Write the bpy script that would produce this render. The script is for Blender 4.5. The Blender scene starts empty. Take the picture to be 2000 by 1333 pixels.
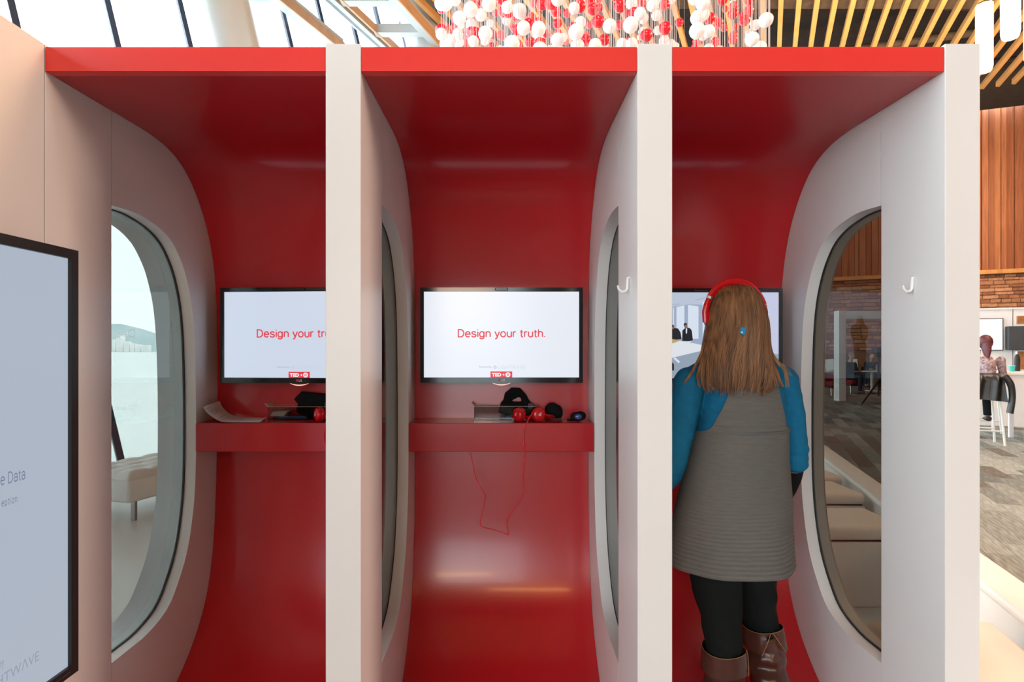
import bpy, bmesh, math, random
from mathutils import Vector, Matrix, noise
random.seed(7)
SC = bpy.context.scene
COL = SC.collection
PI = math.pi
# ------------------------------------------------------------------ camera, sky, lamps, exposure
F, U0, V0, EYE = 1111.0, 988.0, 684.0, 1.47
cam_d = bpy.data.cameras.new('camera')
cam_d.sensor_width = 36.0
cam_d.lens = F * 36.0 / 2000.0
cam_d.shift_x = (1000.0 - U0) / 2000.0
cam_d.shift_y = (V0 - 666.5) / 2000.0
cam_d.clip_start = 0.02
cam_d.clip_end = 20000
cam = bpy.data.objects.new('camera', cam_d)
cam.location = (0, 0, EYE)
cam.rotation_euler = (PI / 2, 0, 0)
COL.objects.link(cam)
SC.camera = cam
w = bpy.data.worlds.new('overcast_sky')
SC.world = w
w.use_nodes = True
bg = w.node_tree.nodes['Background']
bg.inputs[0].default_value = (0.85, 0.94, 1.0, 1)
bg.inputs[1].default_value = 5.2
SC.view_settings.view_transform = 'Standard'
SC.view_settings.look = 'None'
SC.view_settings.exposure = 0.42
SC.view_settings.gamma = 1.0
SC.view_settings.use_curve_mapping = False

def area(name, loc, target, sx, sy, power, color):
    l = bpy.data.lights.new(name, 'AREA')
    l.shape = 'RECTANGLE'; l.size = sx; l.size_y = sy
    l.energy = power; l.color = color
    o = bpy.data.objects.new(name, l)
    o.location = loc
    d = Vector(target) - Vector(loc)
    o.rotation_euler = d.to_track_quat('-Z', 'Y').to_euler()
    COL.objects.link(o)
    return o
WARM = (1.0, 0.62, 0.34)
NEUT = (1.0, 0.86, 0.72)
area('hall_lamp_warm', (9.5, 4.5, 8.3), (0.0, 1.5, 1.5), 3.0, 3.0, 750, WARM)
area('hall_lamp_far', (15.0, 16.5, 8.2), (16.0, 22.0, 4.0), 5.0, 2.0, 500, WARM)
area('hall_lamp_table', (9.5, 8.0, 8.3), (9.0, 9.5, 0.5), 3.0, 3.0, 200, (1.0, 0.95, 0.9))
area('fill_light_right', (8.6, -0.3, 4.4), (-0.9, 2.0, 1.3), 2.0, 2.0, 340, (1.0, 0.68, 0.52))  # added fill light for the booth faces turned right
area('fill_light_balls', (0.6, 0.5, 8.2), (2.0, 6.0, 4.0), 1.5, 1.5, 150, (1.0, 0.93, 0.86))  # added fill light for the near side of the hanging balls
area('fill_light_slats', (8.5, 9.5, 3.0), (7.5, 10.5, 9.0), 2.0, 2.0, 700, WARM)  # added light from below to brighten the ceiling slats
area('streak_light_behind', (0.75, -7.0, 4.2), (0.2, 2.0, 1.0), 2.2, 0.35, 45, (1.0, 0.5, 0.16))  # added out of view to put an orange streak in the red lacquer
area('streak_light_behind_left', (-1.1, -7.5, 2.6), (0.0, 2.0, 1.0), 1.6, 0.35, 30, (1.0, 0.5, 0.16))  # second added light, for an orange streak farther left

# ------------------------------------------------------------------ helpers
def P(u, v, Y):
    "point of the place at depth Y seen along the ray of photograph pixel (u, v)"
    return Vector(((u - U0) * Y / F, Y, EYE - (v - V0) * Y / F))

class MB:
    def __init__(s):
        s.v = []; s.f = []; s.m = []
    def add(s, vs, fs, mi=0):
        b = len(s.v)
        s.v += [tuple(x) for x in vs]
        s.f += [tuple(i + b for i in f) for f in fs]
        s.m += [mi] * len(fs)
        return s
    def box(s, x0, x1, y0, y1, z0, z1, mi=0, M=None):
        vs = [(x, y, z) for x in (x0, x1) for y in (y0, y1) for z in (z0, z1)]
        if M is not None: vs = [M @ Vector(p) for p in vs]
        return s.add(vs, [(0, 1, 3, 2), (4, 6, 7, 5), (0, 4, 5, 1), (2, 3, 7, 6), (0, 2, 6, 4), (1, 5, 7, 3)], mi)
    def tube(s, pts, r, n=10, mi=0, cap=True, closed=False):
        pts = [Vector(p) for p in pts]; k = len(pts)
        rs = r if isinstance(r, (list, tuple)) else [r] * k
        vs = []; prev = None
        for i, p in enumerate(pts):
            if closed: t = pts[(i + 1) % k] - pts[i - 1]
            elif i == 0: t = pts[1] - p
            elif i == k - 1: t = p - pts[i - 1]
            else: t = pts[i + 1] - pts[i - 1]
            t.normalize()
            if prev is None:
                a = Vector((0, 0, 1)) if abs(t.z) < 0.9 else Vector((1, 0, 0))
                nn = t.cross(a).normalized()
            else:
                nn = prev - t * prev.dot(t)
                if nn.length < 1e-6: nn = t.orthogonal()
                nn.normalize()
            prev = nn; b = t.cross(nn)
            rr = rs[i]
            r1, r2 = rr if isinstance(rr, (tuple, list)) else (rr, rr)
            for j in range(n):
                a = 2 * PI * j / n
                vs.append(p + nn * (r1 * math.cos(a)) + b * (r2 * math.sin(a)))
        fs = []
        for i in range(k if closed else k - 1):
            for j in range(n):
                i2 = (i + 1) % k
                fs.append((i * n + j, i * n + (j + 1) % n, i2 * n + (j + 1) % n, i2 * n + j))
        if cap and not closed:
            fs.append(tuple(range(n))[::-1]); fs.append(tuple((k - 1) * n + j for j in range(n)))
        return s.add(vs, fs, mi)
    def rings(s, rings, mi=0, cap=True):
        n = len(rings[0]); vs = [p for r in rings for p in r]; fs = []
        for i in range(len(rings) - 1):
            for j in range(n):
                fs.append((i * n + j, i * n + (j + 1) % n, (i + 1) * n + (j + 1) % n, (i + 1) * n + j))
        if cap:
            fs.append(tuple(range(n))[::-1]); fs.append(tuple((len(rings) - 1) * n + j for j in range(n)))
        return s.add(vs, fs, mi)
    def ball(s, c, rx, ry=None, rz=None, n=16, m=10, mi=0, M=None):
        ry = ry or rx; rz = rz or rx; c = Vector(c)
        vs = [Vector((0, 0, rz))]
        for i in range(1, m):
            a = PI * i / m
            for j in range(n):
                b = 2 * PI * j / n
                vs.append(Vector((rx * math.sin(a) * math.cos(b), ry * math.sin(a) * math.sin(b), rz * math.cos(a))))
        vs.append(Vector((0, 0, -rz)))
        if M is not None: vs = [M @ p for p in vs]
        vs = [p + c for p in vs]
        fs = [(0, 1 + j, 1 + (j + 1) % n) for j in range(n)]
        for i in range(m - 2):
            for j in range(n):
                a = 1 + i * n
                fs.append((a + j, a + n + j, a + n + (j + 1) % n, a + (j + 1) % n))
        L = len(vs) - 1; a = 1 + (m - 2) * n
        fs += [(L, a + (j + 1) % n, a + j) for j in range(n)]
        return s.add(vs, fs, mi)
    def prism(s, poly, f0, f1, mi=0):
        "poly: 2-D outline; f0, f1 map a 2-D point to the two end positions"
        n = len(poly)
        vs = [f0(p) for p in poly] + [f1(p) for p in poly]
        fs = [tuple(range(n))[::-1], tuple(range(n, 2 * n))]
        fs += [(i, (i + 1) % n, n + (i + 1) % n, n + i) for i in range(n)]
        return s.add(vs, fs, mi)
    def grid(s, nx, ny, fn, mi=0):
        vs = [fn(i / nx, j / ny) for j in range(ny + 1) for i in range(nx + 1)]
        fs = [(j * (nx + 1) + i, j * (nx + 1) + i + 1, (j + 1) * (nx + 1) + i + 1, (j + 1) * (nx + 1) + i) for j in range(ny) for i in range(nx)]
        return s.add(vs, fs, mi)

def make_mesh(name, mb, mats, smooth=False, bevel=0, seg=2, tri=False, recalc=True, angle=None):
    me = bpy.data.meshes.new(name)
    me.from_pydata(mb.v, [], mb.f)
    if not isinstance(mats, (list, tuple)): mats = [mats]
    for m_ in mats: me.materials.append(m_)
    for p, mi in zip(me.polygons, mb.m): p.material_index = mi
    bm = bmesh.new(); bm.from_mesh(me)
    if recalc: bmesh.ops.recalc_face_normals(bm, faces=bm.faces)
    if bevel:
        es = [e for e in bm.edges if len(e.link_faces) == 2 and e.calc_face_angle(0) > 0.6]
        bmesh.ops.bevel(bm, geom=es, offset=bevel, segments=seg, profile=0.5, affect='EDGES', clamp_overlap=True)
    if tri: bmesh.ops.triangulate(bm, faces=[f for f in bm.faces if len(f.verts) > 4])
    bm.to_mesh(me); bm.free()
    if smooth:
        for p in me.polygons: p.use_smooth = True
        me.set_sharp_from_angle(angle=math.radians(angle if angle else 40))
    me.update()
    return me

def tag(o, label=None, cat=None, group=None, kind=None):
    if label: o['label'] = label
    if cat: o['category'] = cat
    if group: o['group'] = group
    if kind: o['kind'] = kind
    return o

def thing(name, loc, label, cat, group=None, rz=0):
    o = bpy.data.objects.new(name, None)
    o.empty_display_size = 0.05
    o.location = loc; o.rotation_euler = (0, 0, rz)
    COL.objects.link(o)
    return tag(o, label, cat, group)

def part(name, mb, mats, parent, label=None, local=False, kind=None, **k):
    "one mesh object under its thing; world coordinates unless local"
    o = bpy.data.objects.new(name, make_mesh(name, mb, mats, **k))
    COL.objects.link(o)
    o.parent = parent
    if not local and parent.parent is None:
        o.matrix_parent_inverse = parent.matrix_basis.inverted()
    return tag(o, label, kind=kind)

def solo(name, mb, mats, label=None, cat=None, group=None, kind=None, **k):
    "a thing that is one mesh, origin at its base"
    me = make_mesh(name, mb, mats, **k)
    xs = [v.co for v in me.vertices]
    c = Vector(((min(p.x for p in xs) + max(p.x for p in xs)) / 2, (min(p.y for p in xs) + max(p.y for p in xs)) / 2, min(p.z for p in xs)))
    me.transform(Matrix.Translation(-c))
    o = bpy.data.objects.new(name, me); o.location = c
    COL.objects.link(o)
    return tag(o, label, cat, group, kind)

def copy_part(src, parent, M=None):
    c = src.copy(); COL.objects.link(c); c.parent = parent
    return c

def copy_tree(o, parent=None):
    c = o.copy(); COL.objects.link(c)
    if parent is not None: c.parent = parent
    for ch in list(o.children): copy_tree(ch, c)
    return c

def remesh(o, voxel, smooth=6, dec=None):
    m = o.modifiers.new('r', 'REMESH'); m.mode = 'VOXEL'; m.voxel_size = voxel; m.use_smooth_shade = True
    if smooth:
        m = o.modifiers.new('s', 'SMOOTH'); m.iterations = smooth; m.factor = 0.5
    if dec:
        m = o.modifiers.new('d', 'DECIMATE'); m.ratio = dec
    dg = bpy.context.evaluated_depsgraph_get()
    me = bpy.data.meshes.new_from_object(o.evaluated_get(dg))
    old = o.data
    for m in list(o.modifiers): o.modifiers.remove(m)
    o.data = me
    me.name = old.name + '_surface'
    bpy.data.meshes.remove(old)
    for p in me.polygons: p.use_smooth = True
    return o

def displace(o, fn):
    "move every vertex along its normal by fn(position)"
    me = o.data; n = len(me.vertices)
    co = [v.co.copy() for v in me.vertices]; no = [v.normal.copy() for v in me.vertices]
    flat = []
    for c, q in zip(co, no): flat.extend(c + q * fn(c))
    me.vertices.foreach_set('co', flat); me.update()

def catmull(pts, n=6):
    pts = [Vector(p) for p in pts]; out = []
    for i in range(len(pts) - 1):
        p0 = pts[max(i - 1, 0)]; p1 = pts[i]; p2 = pts[i + 1]; p3 = pts[min(i + 2, len(pts) - 1)]
        for j in range(n):
            t = j / n
            out.append(0.5 * ((2 * p1) + (p2 - p0) * t + (2 * p0 - 5 * p1 + 4 * p2 - p3) * t * t + (3 * p1 - p0 - 3 * p2 + p3) * t ** 3))
    out.append(pts[-1])
    return out

def lerp_table(tab, z):
    "tab: rows (z, a, b, ...) sorted by z descending"
    if z >= tab[0][0]: return tab[0][1:]
    for r0, r1 in zip(tab, tab[1:]):
        if r1[0] <= z <= r0[0]:
            t = (r0[0] - z) / (r0[0] - r1[0])
            return tuple(a + (b - a) * t for a, b in zip(r0[1:], r1[1:]))
    return tab[-1][1:]

def text_mesh(body, bold=0.0):
    cu = bpy.data.curves.new('t', 'FONT'); cu.body = body; cu.size = 1; cu.offset = bold
    cu.resolution_u = 3
    o = bpy.data.objects.new('t', cu); COL.objects.link(o)
    dg = bpy.context.evaluated_depsgraph_get()
    me = bpy.data.meshes.new_from_object(o.evaluated_get(dg))
    bpy.data.objects.remove(o); bpy.data.curves.remove(cu)
    return me

def writing(name, body, material, parent, x, z, width=None, height=None, R=None, y=0.0, bold=0.0, stretch=1.0, align='c'):
    "flat lettering in the local XZ plane of its thing, facing -Y; (x, z) = centre of the letters' box"
    me = text_mesh(body, bold); me.name = name
    xs = [v.co.x for v in me.vertices]; ys = [v.co.y for v in me.vertices]
    wd = max(xs) - min(xs); ht = max(ys) - min(ys)
    s = width / wd if width else height / ht
    sy = s * stretch
    if width and height: sy = height / ht
    cx = {'c': (max(xs) + min(xs)) / 2, 'r': max(xs), 'l': min(xs)}[align]; cy = (max(ys) + min(ys)) / 2
    for v_ in me.vertices:
        v_.co = Vector(((v_.co.x - cx) * s + x, y, (v_.co.y - cy) * sy + z))
    me.materials.clear(); me.materials.append(material)
    o = bpy.data.objects.new(name, me); COL.objects.link(o); o.parent = parent
    return o

def _arc(cx, cy, rx, ry, a0, a1, n=14):
    return [(cx + rx * math.cos(math.radians(a0 + (a1 - a0) * i / n)), cy + ry * math.sin(math.radians(a0 + (a1 - a0) * i / n))) for i in range(n + 1)]
GLYPH = {
 'D': (0.66, [[(0.04, 0), (0.04, 0.72), (0.24, 0.72)] + _arc(0.24, 0.36, 0.34, 0.36, 90, -90) + [(0.04, 0)]]),
 'e': (0.56, [[(0.03, 0.275), (0.485, 0.275)] + _arc(0.26, 0.26, 0.225, 0.26, 5, 318, 22)]),
 's': (0.50, [[tuple(q) for q in catmull([(0.43, 0.40, 0), (0.36, 0.49, 0), (0.23, 0.52, 0), (0.09, 0.47, 0), (0.06, 0.37, 0), (0.14, 0.30, 0), (0.30, 0.25, 0), (0.42, 0.20, 0), (0.44, 0.11, 0), (0.36, 0.02, 0), (0.23, 0.0, 0), (0.09, 0.03, 0), (0.03, 0.13, 0)], 4)]]),
 'i': (0.17, [[(0.08, 0), (0.08, 0.52)], [(0.08, 0.65), (0.08, 0.73)]]),
 'g': (0.56, [_arc(0.25, 0.26, 0.215, 0.26, 0, 360, 24), [(0.475, 0.53), (0.475, 0.02)] + _arc(0.25, 0.02, 0.225, 0.21, 0, -155, 14)]),
 'n': (0.53, [[(0.06, 0), (0.06, 0.53)], _arc(0.26, 0.30, 0.20, 0.225, 180, 0) + [(0.46, 0)]]),
 'y': (0.50, [[(0.02, 0.53), (0.245, 0.02)], [(0.47, 0.53), (0.23, -0.05), (0.17, -0.15), (0.09, -0.18), (0.03, -0.17)]]),
 'o': (0.57, [_arc(0.27, 0.26, 0.23, 0.26, 0, 360, 24)]),
 'u': (0.53, [[(0.46, 0), (0.46, 0.53)], [(0.06, 0.53)] + _arc(0.26, 0.22, 0.20, 0.225, 180, 360)]),
 'r': (0.34, [[(0.06, 0), (0.06, 0.53)], _arc(0.24, 0.30, 0.18, 0.215, 180, 75, 8) + [(0.32, 0.515)]]),
 't': (0.34, [[(0.15, 0.68), (0.15, 0.10)] + _arc(0.24, 0.10, 0.09, 0.10, 180, 275, 6) + [(0.31, 0.01)], [(0.02, 0.50), (0.30, 0.50)]]),
 'h': (0.53, [[(0.06, 0), (0.06, 0.74)], _arc(0.26, 0.30, 0.20, 0.225, 180, 0) + [(0.46, 0)]]),
 'a': (0.53, [[(0.07, 0.40)] + _arc(0.25, 0.36, 0.19, 0.17, 150, 0, 10) + [(0.44, 0.0)], _arc(0.24, 0.15, 0.20, 0.15, 0, 360, 20)]),
 'p': (0.56, [[(0.06, 0.53), (0.06, -0.20)], _arc(0.27, 0.26, 0.21, 0.26, 0, 360, 24)]),
 '.': (0.20, [[(0.09, 0.0), (0.09, 0.085)]]), ' ': (0.27, []),
}
def stroke_writing(name, body, material, parent, x, z, width, y, pen=0.124, gap=0.055, zs=None, right=False):
    "grotesque lettering drawn as strokes; x = centre, z = base line"
    vs = []; fs = []; pos = 0.0
    for ch in body:
        adv, lines = GLYPH[ch]
        for ln in lines:
            pts = [Vector((a[0], a[1])) for a in ln]
            k0 = len(vs); n = len(pts); closed = (pts[0] - pts[-1]).length < 1e-4
            for i, p in enumerate(pts):
                a = pts[i - 1] if i else (pts[-2] if closed else p); b = pts[i + 1] if i + 1 < n else (pts[1] if closed else p)
                d0 = (p - a).normalized() if (p - a).length else (b - p).normalized(); d1 = (b - p).normalized() if (b - p).length else d0
                n0 = Vector((-d0.y, d0.x)); n1 = Vector((-d1.y, d1.x)); m = (n0 + n1).normalized(); m = m / max(0.5, m.dot(n0))
                vs += [(pos + p.x + m.x * pen / 2, p.y + m.y * pen / 2), (pos + p.x - m.x * pen / 2, p.y - m.y * pen / 2)]
            fs += [(k0 + 2 * i, k0 + 2 * i + 1, k0 + 2 * i + 3, k0 + 2 * i + 2) for i in range(n - 1)]
        pos += adv + gap
    s_ = width / (max(v[0] for v in vs) - min(v[0] for v in vs)); cx = (max(v[0] for v in vs) + min(v[0] for v in vs)) / 2
    mb = MB().add([((a - (max(q[0] for q in ((v[0],) for v in vs)) if right else cx)) * s_ + x, y - 0.00001 * (i % 7), b * (zs or s_) + z) for i, (a, b) in enumerate(vs)], fs)
    return part(name, mb, material, parent, local=True, recalc=False)

# ------------------------------------------------------------------ materials
MATS = {}
def mat(name, color, rough=0.5, metal=0.0, emit=None, strength=1.0, var=0.0, scale=5.0, stretch=(1, 1, 1), bump=0.0, bscale=None, coat=0.0, spec=0.5, color2=None, sheen=0.0, sub=0.0):
    if name in MATS: return MATS[name]
    m = bpy.data.materials.new(name); m.use_nodes = True
    nt = m.node_tree; b = nt.nodes['Principled BSDF']
    b.inputs['Base Color'].default_value = (*color, 1)
    b.inputs['Roughness'].default_value = rough
    b.inputs['Metallic'].default_value = metal
    b.inputs['Specular IOR Level'].default_value = spec
    b.inputs['Coat Weight'].default_value = coat
    b.inputs['Coat Roughness'].default_value = 0.08
    if sheen: b.inputs['Sheen Weight'].default_value = sheen
    if sub:
        b.inputs['Subsurface Weight'].default_value = sub
        b.inputs['Subsurface Scale'].default_value = 0.02
    if emit:
        b.inputs['Emission Color'].default_value = (*emit, 1)
        b.inputs['Emission Strength'].default_value = strength
    tc = nt.nodes.new('ShaderNodeTexCoord'); mp = nt.nodes.new('ShaderNodeMapping')
    mp.inputs['Scale'].default_value = stretch
    nt.links.new(tc.outputs['Object'], mp.inputs['Vector'])
    if var or color2:
        nz = nt.nodes.new('ShaderNodeTexNoise'); nz.inputs['Scale'].default_value = scale; nz.inputs['Detail'].default_value = 5
        nt.links.new(mp.outputs[0], nz.inputs['Vector'])
        rp = nt.nodes.new('ShaderNodeValToRGB')
        c2 = color2 or tuple(max(0, c * (1 + var)) for c in color); c1 = color if color2 else tuple(c * (1 - var) for c in color)
        rp.color_ramp.elements[0].position = 0.3; rp.color_ramp.elements[1].position = 0.7
        rp.color_ramp.elements[0].color = (*c1, 1); rp.color_ramp.elements[1].color = (*c2, 1)
        nt.links.new(nz.outputs['Fac'], rp.inputs['Fac']); nt.links.new(rp.outputs['Color'], b.inputs['Base Color'])
    if bump:
        nb = nt.nodes.new('ShaderNodeTexNoise'); nb.inputs['Scale'].default_value = bscale or scale * 4; nb.inputs['Detail'].default_value = 4
        nt.links.new(mp.outputs[0], nb.inputs['Vector'])
        bp = nt.nodes.new('ShaderNodeBump'); bp.inputs['Strength'].default_value = bump; bp.inputs['Distance'].default_value = 0.01
        nt.links.new(nb.outputs['Fac'], bp.inputs['Height']); nt.links.new(bp.outputs[0], b.inputs['Normal'])
    MATS[name] = m
    return m

def glass_mat(name, tint, ior=1.5, rough=0.0):
    m = bpy.data.materials.new(name); m.use_nodes = True; nt = m.node_tree
    for n_ in list(nt.nodes): nt.nodes.remove(n_)
    o = nt.nodes.new('ShaderNodeOutputMaterial'); mx = nt.nodes.new('ShaderNodeMixShader')
    tr = nt.nodes.new('ShaderNodeBsdfTransparent'); tr.inputs[0].default_value = (*tint, 1)
    gl = nt.nodes.new('ShaderNodeBsdfGlossy'); gl.inputs['Roughness'].default_value = rough
    fr = nt.nodes.new('ShaderNodeFresnel'); ge = nt.nodes.new('ShaderNodeNewGeometry'); ma = nt.nodes.new('ShaderNodeMath'); ma.operation = 'MULTIPLY_ADD'
    ma.inputs[1].default_value = 1.0 / ior - ior; ma.inputs[2].default_value = ior      # same reflection from both sides of the sheet
    nt.links.new(ge.outputs['Backfacing'], ma.inputs[0]); nt.links.new(ma.outputs[0], fr.inputs['IOR'])
    nt.links.new(fr.outputs[0], mx.inputs[0]); nt.links.new(tr.outputs[0], mx.inputs[1]); nt.links.new(gl.outputs[0], mx.inputs[2])
    nt.links.new(mx.outputs[0], o.inputs[0])
    MATS[name] = m
    return m

WHITE = mat('white_laminate', (0.77, 0.765, 0.76), 0.36, var=0.015, scale=3)
WHITE_EDGE = mat('white_edge', (0.82, 0.81, 0.79), 0.4, var=0.01, scale=3)
RED = mat('gloss_red_lacquer', (0.47, 0.010, 0.016), 0.23, coat=0.15, var=0.03, scale=2)
RED_LIT = mat('red_lacquer_lit', (0.78, 0.045, 0.038), 0.28, var=0.02, scale=3)  # same red as the lining, lightened for the brighter light on the fascia
BLACK_GLOSS = mat('gloss_black_plastic', (0.010, 0.010, 0.012), 0.12, var=0.1)
BLACK = mat('black_plastic', (0.012, 0.012, 0.013), 0.45, var=0.1)
RUBBER = mat('black_gasket', (0.008, 0.008, 0.012), 0.5, var=0.1)
GLASS = glass_mat('tinted_glass', (0.425, 0.435, 0.42))
CLEAR = glass_mat('clear_pane', (0.96, 0.985, 0.975))
ACRYLIC = glass_mat('clear_acrylic', (0.86, 0.86, 0.86), 1.35, 0.02)
WHITE_PL = mat('white_paint', (0.80, 0.80, 0.80), 0.4, var=0.02)
STEEL = mat('brushed_steel', (0.45, 0.46, 0.47), 0.3, 0.9, var=0.06)
EOFF = 0.9
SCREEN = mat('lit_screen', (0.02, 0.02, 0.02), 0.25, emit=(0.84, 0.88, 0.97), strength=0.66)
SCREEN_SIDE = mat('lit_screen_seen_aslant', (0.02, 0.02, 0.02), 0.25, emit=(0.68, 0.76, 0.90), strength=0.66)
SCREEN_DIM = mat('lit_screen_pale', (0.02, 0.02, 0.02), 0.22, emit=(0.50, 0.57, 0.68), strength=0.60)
def ink(name, c, s=1.0):
    s *= 0.7
    return mat(name, (0.01, 0.01, 0.01), 0.4, emit=c, strength=s)
INK_RED = ink('screen_red', (0.80, 0.035, 0.065))
INK_GREY = ink('screen_grey', (0.60, 0.66, 0.74), 0.95)
INK_MID = ink('screen_mid_grey', (0.36, 0.40, 0.46), 0.95)
INK_BLUE = ink('screen_blue_grey', (0.20, 0.23, 0.36), 0.9)
INK_PALE = ink('screen_pale', (0.34, 0.39, 0.48), 0.9)
INK_WHITE = ink('screen_white', (0.95, 0.95, 0.95))
# ------------------------------------------------------------------ the hall: floor, walls, roof
AX = Vector((0.418, 0.908, 0)); BX = Vector((0.908, -0.418, 0))      # the hall's long axis and the axis across it
def glass_x(Y, h): return -7.93 + 0.46 * Y - 0.24 * h                 # leaning glass wall, h above eye level
FLOOR_W = mat('pale_lounge_floor', (0.66, 0.66, 0.63), 0.32, var=0.03, scale=2)

def carpet_mat(name, c, streak=0.35):
    m = mat(name, tuple(x * (1 - streak) for x in c), 0.95, spec=0.1, color2=tuple(x * (1 + streak) for x in c), scale=3, stretch=(16, 2.0, 1), bump=0.3, bscale=60)
    return m
CARPET = [carpet_mat('carpet_stone', (0.250, 0.265, 0.245)), carpet_mat('carpet_grey', (0.195, 0.210, 0.195)), carpet_mat('carpet_brown', (0.150, 0.138, 0.120)),
          carpet_mat('carpet_silver', (0.300, 0.320, 0.300), 0.3), carpet_mat('carpet_slate', (0.150, 0.165, 0.160))]

def floor_base():
    m = bpy.data.materials.new('carpet_floor'); m.use_nodes = True; nt = m.node_tree; b = nt.nodes['Principled BSDF']
    b.inputs['Roughness'].default_value = 0.95; b.inputs['Specular IOR Level'].default_value = 0.1
    tc = nt.nodes.new('ShaderNodeTexCoord'); mp = nt.nodes.new('ShaderNodeMapping')
    mp.inputs['Rotation'].default_value = (0, 0, -math.atan2(AX.y, AX.x))
    br = nt.nodes.new('ShaderNodeTexBrick'); br.inputs['Scale'].default_value = 1; br.inputs['Brick Width'].default_value = 0.76; br.inputs['Row Height'].default_value = 0.19
    br.inputs['Mortar Size'].default_value = 0; br.inputs['Color1'].default_value = (0.13, 0.125, 0.11, 1); br.inputs['Color2'].default_value = (0.28, 0.29, 0.27, 1)
    nt.links.new(tc.outputs['Object'], mp.inputs[0]); nt.links.new(mp.outputs[0], br.inputs['Vector']); nt.links.new(br.outputs['Color'], b.inputs['Base Color'])
    return m
room = [(-13.1, -12.0), (5.5, 28.3), (26.0, 18.8), (11.0, -13.8)]
fl = MB().prism(room, lambda p: (p[0], p[1], -0.012), lambda p: (p[0], p[1], -0.4))
fo = bpy.data.objects.new('floor', make_mesh('floor', fl, floor_base())); COL.objects.link(fo); tag(fo, kind='structure')
# white lounge floor to the left of and around the booths, as far as the low parapet
PA0, PAD = Vector((2.15, 2.36, 0)), Vector((0.3035, 0.9528, 0))       # parapet: a point and its direction
PAN = Vector((PAD.y, -PAD.x, 0))
def par(t, n=0.0, z=0.0): return PA0 + PAD * t + PAN * n + Vector((0, 0, z))
pf = [(-11.2, -7.5), (glass_x(12.6, -EYE) - 0.05, 12.6), tuple(par(10.7, 0.03)[:2]), tuple(par(-0.95, 0.03)[:2]), (-1.3, 1.45), (-1.6, 0.5), (-3.0, -3.0)]
pl = bpy.data.objects.new('trim_1', make_mesh('lounge_floor', MB().prism(pf, lambda p: (p[0], p[1], 0.0), lambda p: (p[0], p[1], -0.011)), FLOOR_W)); COL.objects.link(pl); tag(pl, kind='structure')

# carpet planks laid along the hall's axis beyond the parapet
pk = make_mesh('carpet_plank', MB().box(-0.094, 0.094, -0.378, 0.378, -0.011, 0.002), CARPET[0], bevel=0.003, seg=1)
pks = []
for m_ in CARPET:
    me = pk.copy(); me.materials.clear(); me.materials.append(m_); pks.append(me)
rzp = math.atan2(AX.y, AX.x) - PI / 2
cand = []
for i in range(-40, 80):
    for j in range(-20, 50):
        c = BX * (i * 0.19) + AX * (j * 0.76 + (i * 0.317) % 0.76)
        d = (c - PA0).dot(PAN)
        if d < 0.10 or c.y < 2.0: continue
        r = c.x / c.y
        if 0.52 < r < 0.99 and (c - AX * 0.45 - PA0).dot(PAN) > 0.17: cand.append((c.length, c, i, j))
cand.sort(key=lambda q: q[0])
for k, (_, c, i, j) in enumerate(cand[:295]):
    o = bpy.data.objects.new('plank', pks[random.choice((0, 0, 1, 1, 2, 2, 3, 4, 3))]); o.location = (c.x, c.y, 0); o.rotation_euler = (0, 0, rzp)
    COL.objects.link(o); o.parent = fo

def struct(name, mb, m, **k):
    o = bpy.data.objects.new(name, make_mesh(name, mb, m, **k)); COL.objects.link(o)
    return tag(o, kind='structure')

# far wall: rough brick below, a timber ledge, upright timber boards above
WA = Vector((5.5, 28.3, 0)); WB = Vector((26.0, 18.8, 0)); WD = (WB - WA).normalized(); WN = Vector((WD.y, -WD.x, 0))
if WN.y > 0: WN = -WN
def wl(s, n, z): return WA + WD * s + WN * n + Vector((0, 0, z))
L = (WB - WA).length
def wbox(mb, s0, s1, n0, n1, z0, z1, mi=0):
    vs = [wl(s, n, z) for s in (s0, s1) for n in (n0, n1) for z in (z0, z1)]
    return mb.add(vs, [(0, 1, 3, 2), (4, 6, 7, 5), (0, 4, 5, 1), (2, 3, 7, 6), (0, 2, 6, 4), (1, 5, 7, 3)], mi)
MORTAR = mat('brick_backing', (0.26, 0.125, 0.07), 0.9, var=0.3, scale=4)
BRK = [mat('brick_rust', (0.42, 0.20, 0.105), 0.85, var=0.25, scale=9, bump=0.6), mat('brick_tan', (0.52, 0.28, 0.16), 0.85, var=0.25, scale=9, bump=0.6), mat('brick_umber', (0.30, 0.13, 0.07), 0.85, var=0.25, scale=9, bump=0.6)]
WOOD = [mat('timber_red_brown', (0.36, 0.125, 0.05), 0.5, var=0.25, scale=2, stretch=(9, 9, 0.5)), mat('timber_brown', (0.28, 0.09, 0.035), 0.5, var=0.25, scale=2, stretch=(9, 9, 0.5)), mat('timber_amber', (0.43, 0.17, 0.07), 0.5, var=0.2, scale=2, stretch=(9, 9, 0.5))]
OAK = mat('honey_timber', (0.62, 0.30, 0.10), 0.5, var=0.15, scale=2, stretch=(2, 2, 0.4))
wf = struct('wall_far', wbox(MB(), -0.5, L + 0.5, -0.3, 0, -0.3, 11.0), MORTAR)
def wpart(name, mb, m, parent, **k):
    o = bpy.data.objects.new(name, make_mesh(name, mb, m, **k)); COL.objects.link(o); o.parent = parent; return o
wpart('ledge', wbox(MB(), 0, L, -0.01, 0.30, 4.40, 4.56), OAK, wf, bevel=0.01)
smin, smax = 8.5, 16.0
z = 1.45
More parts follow.
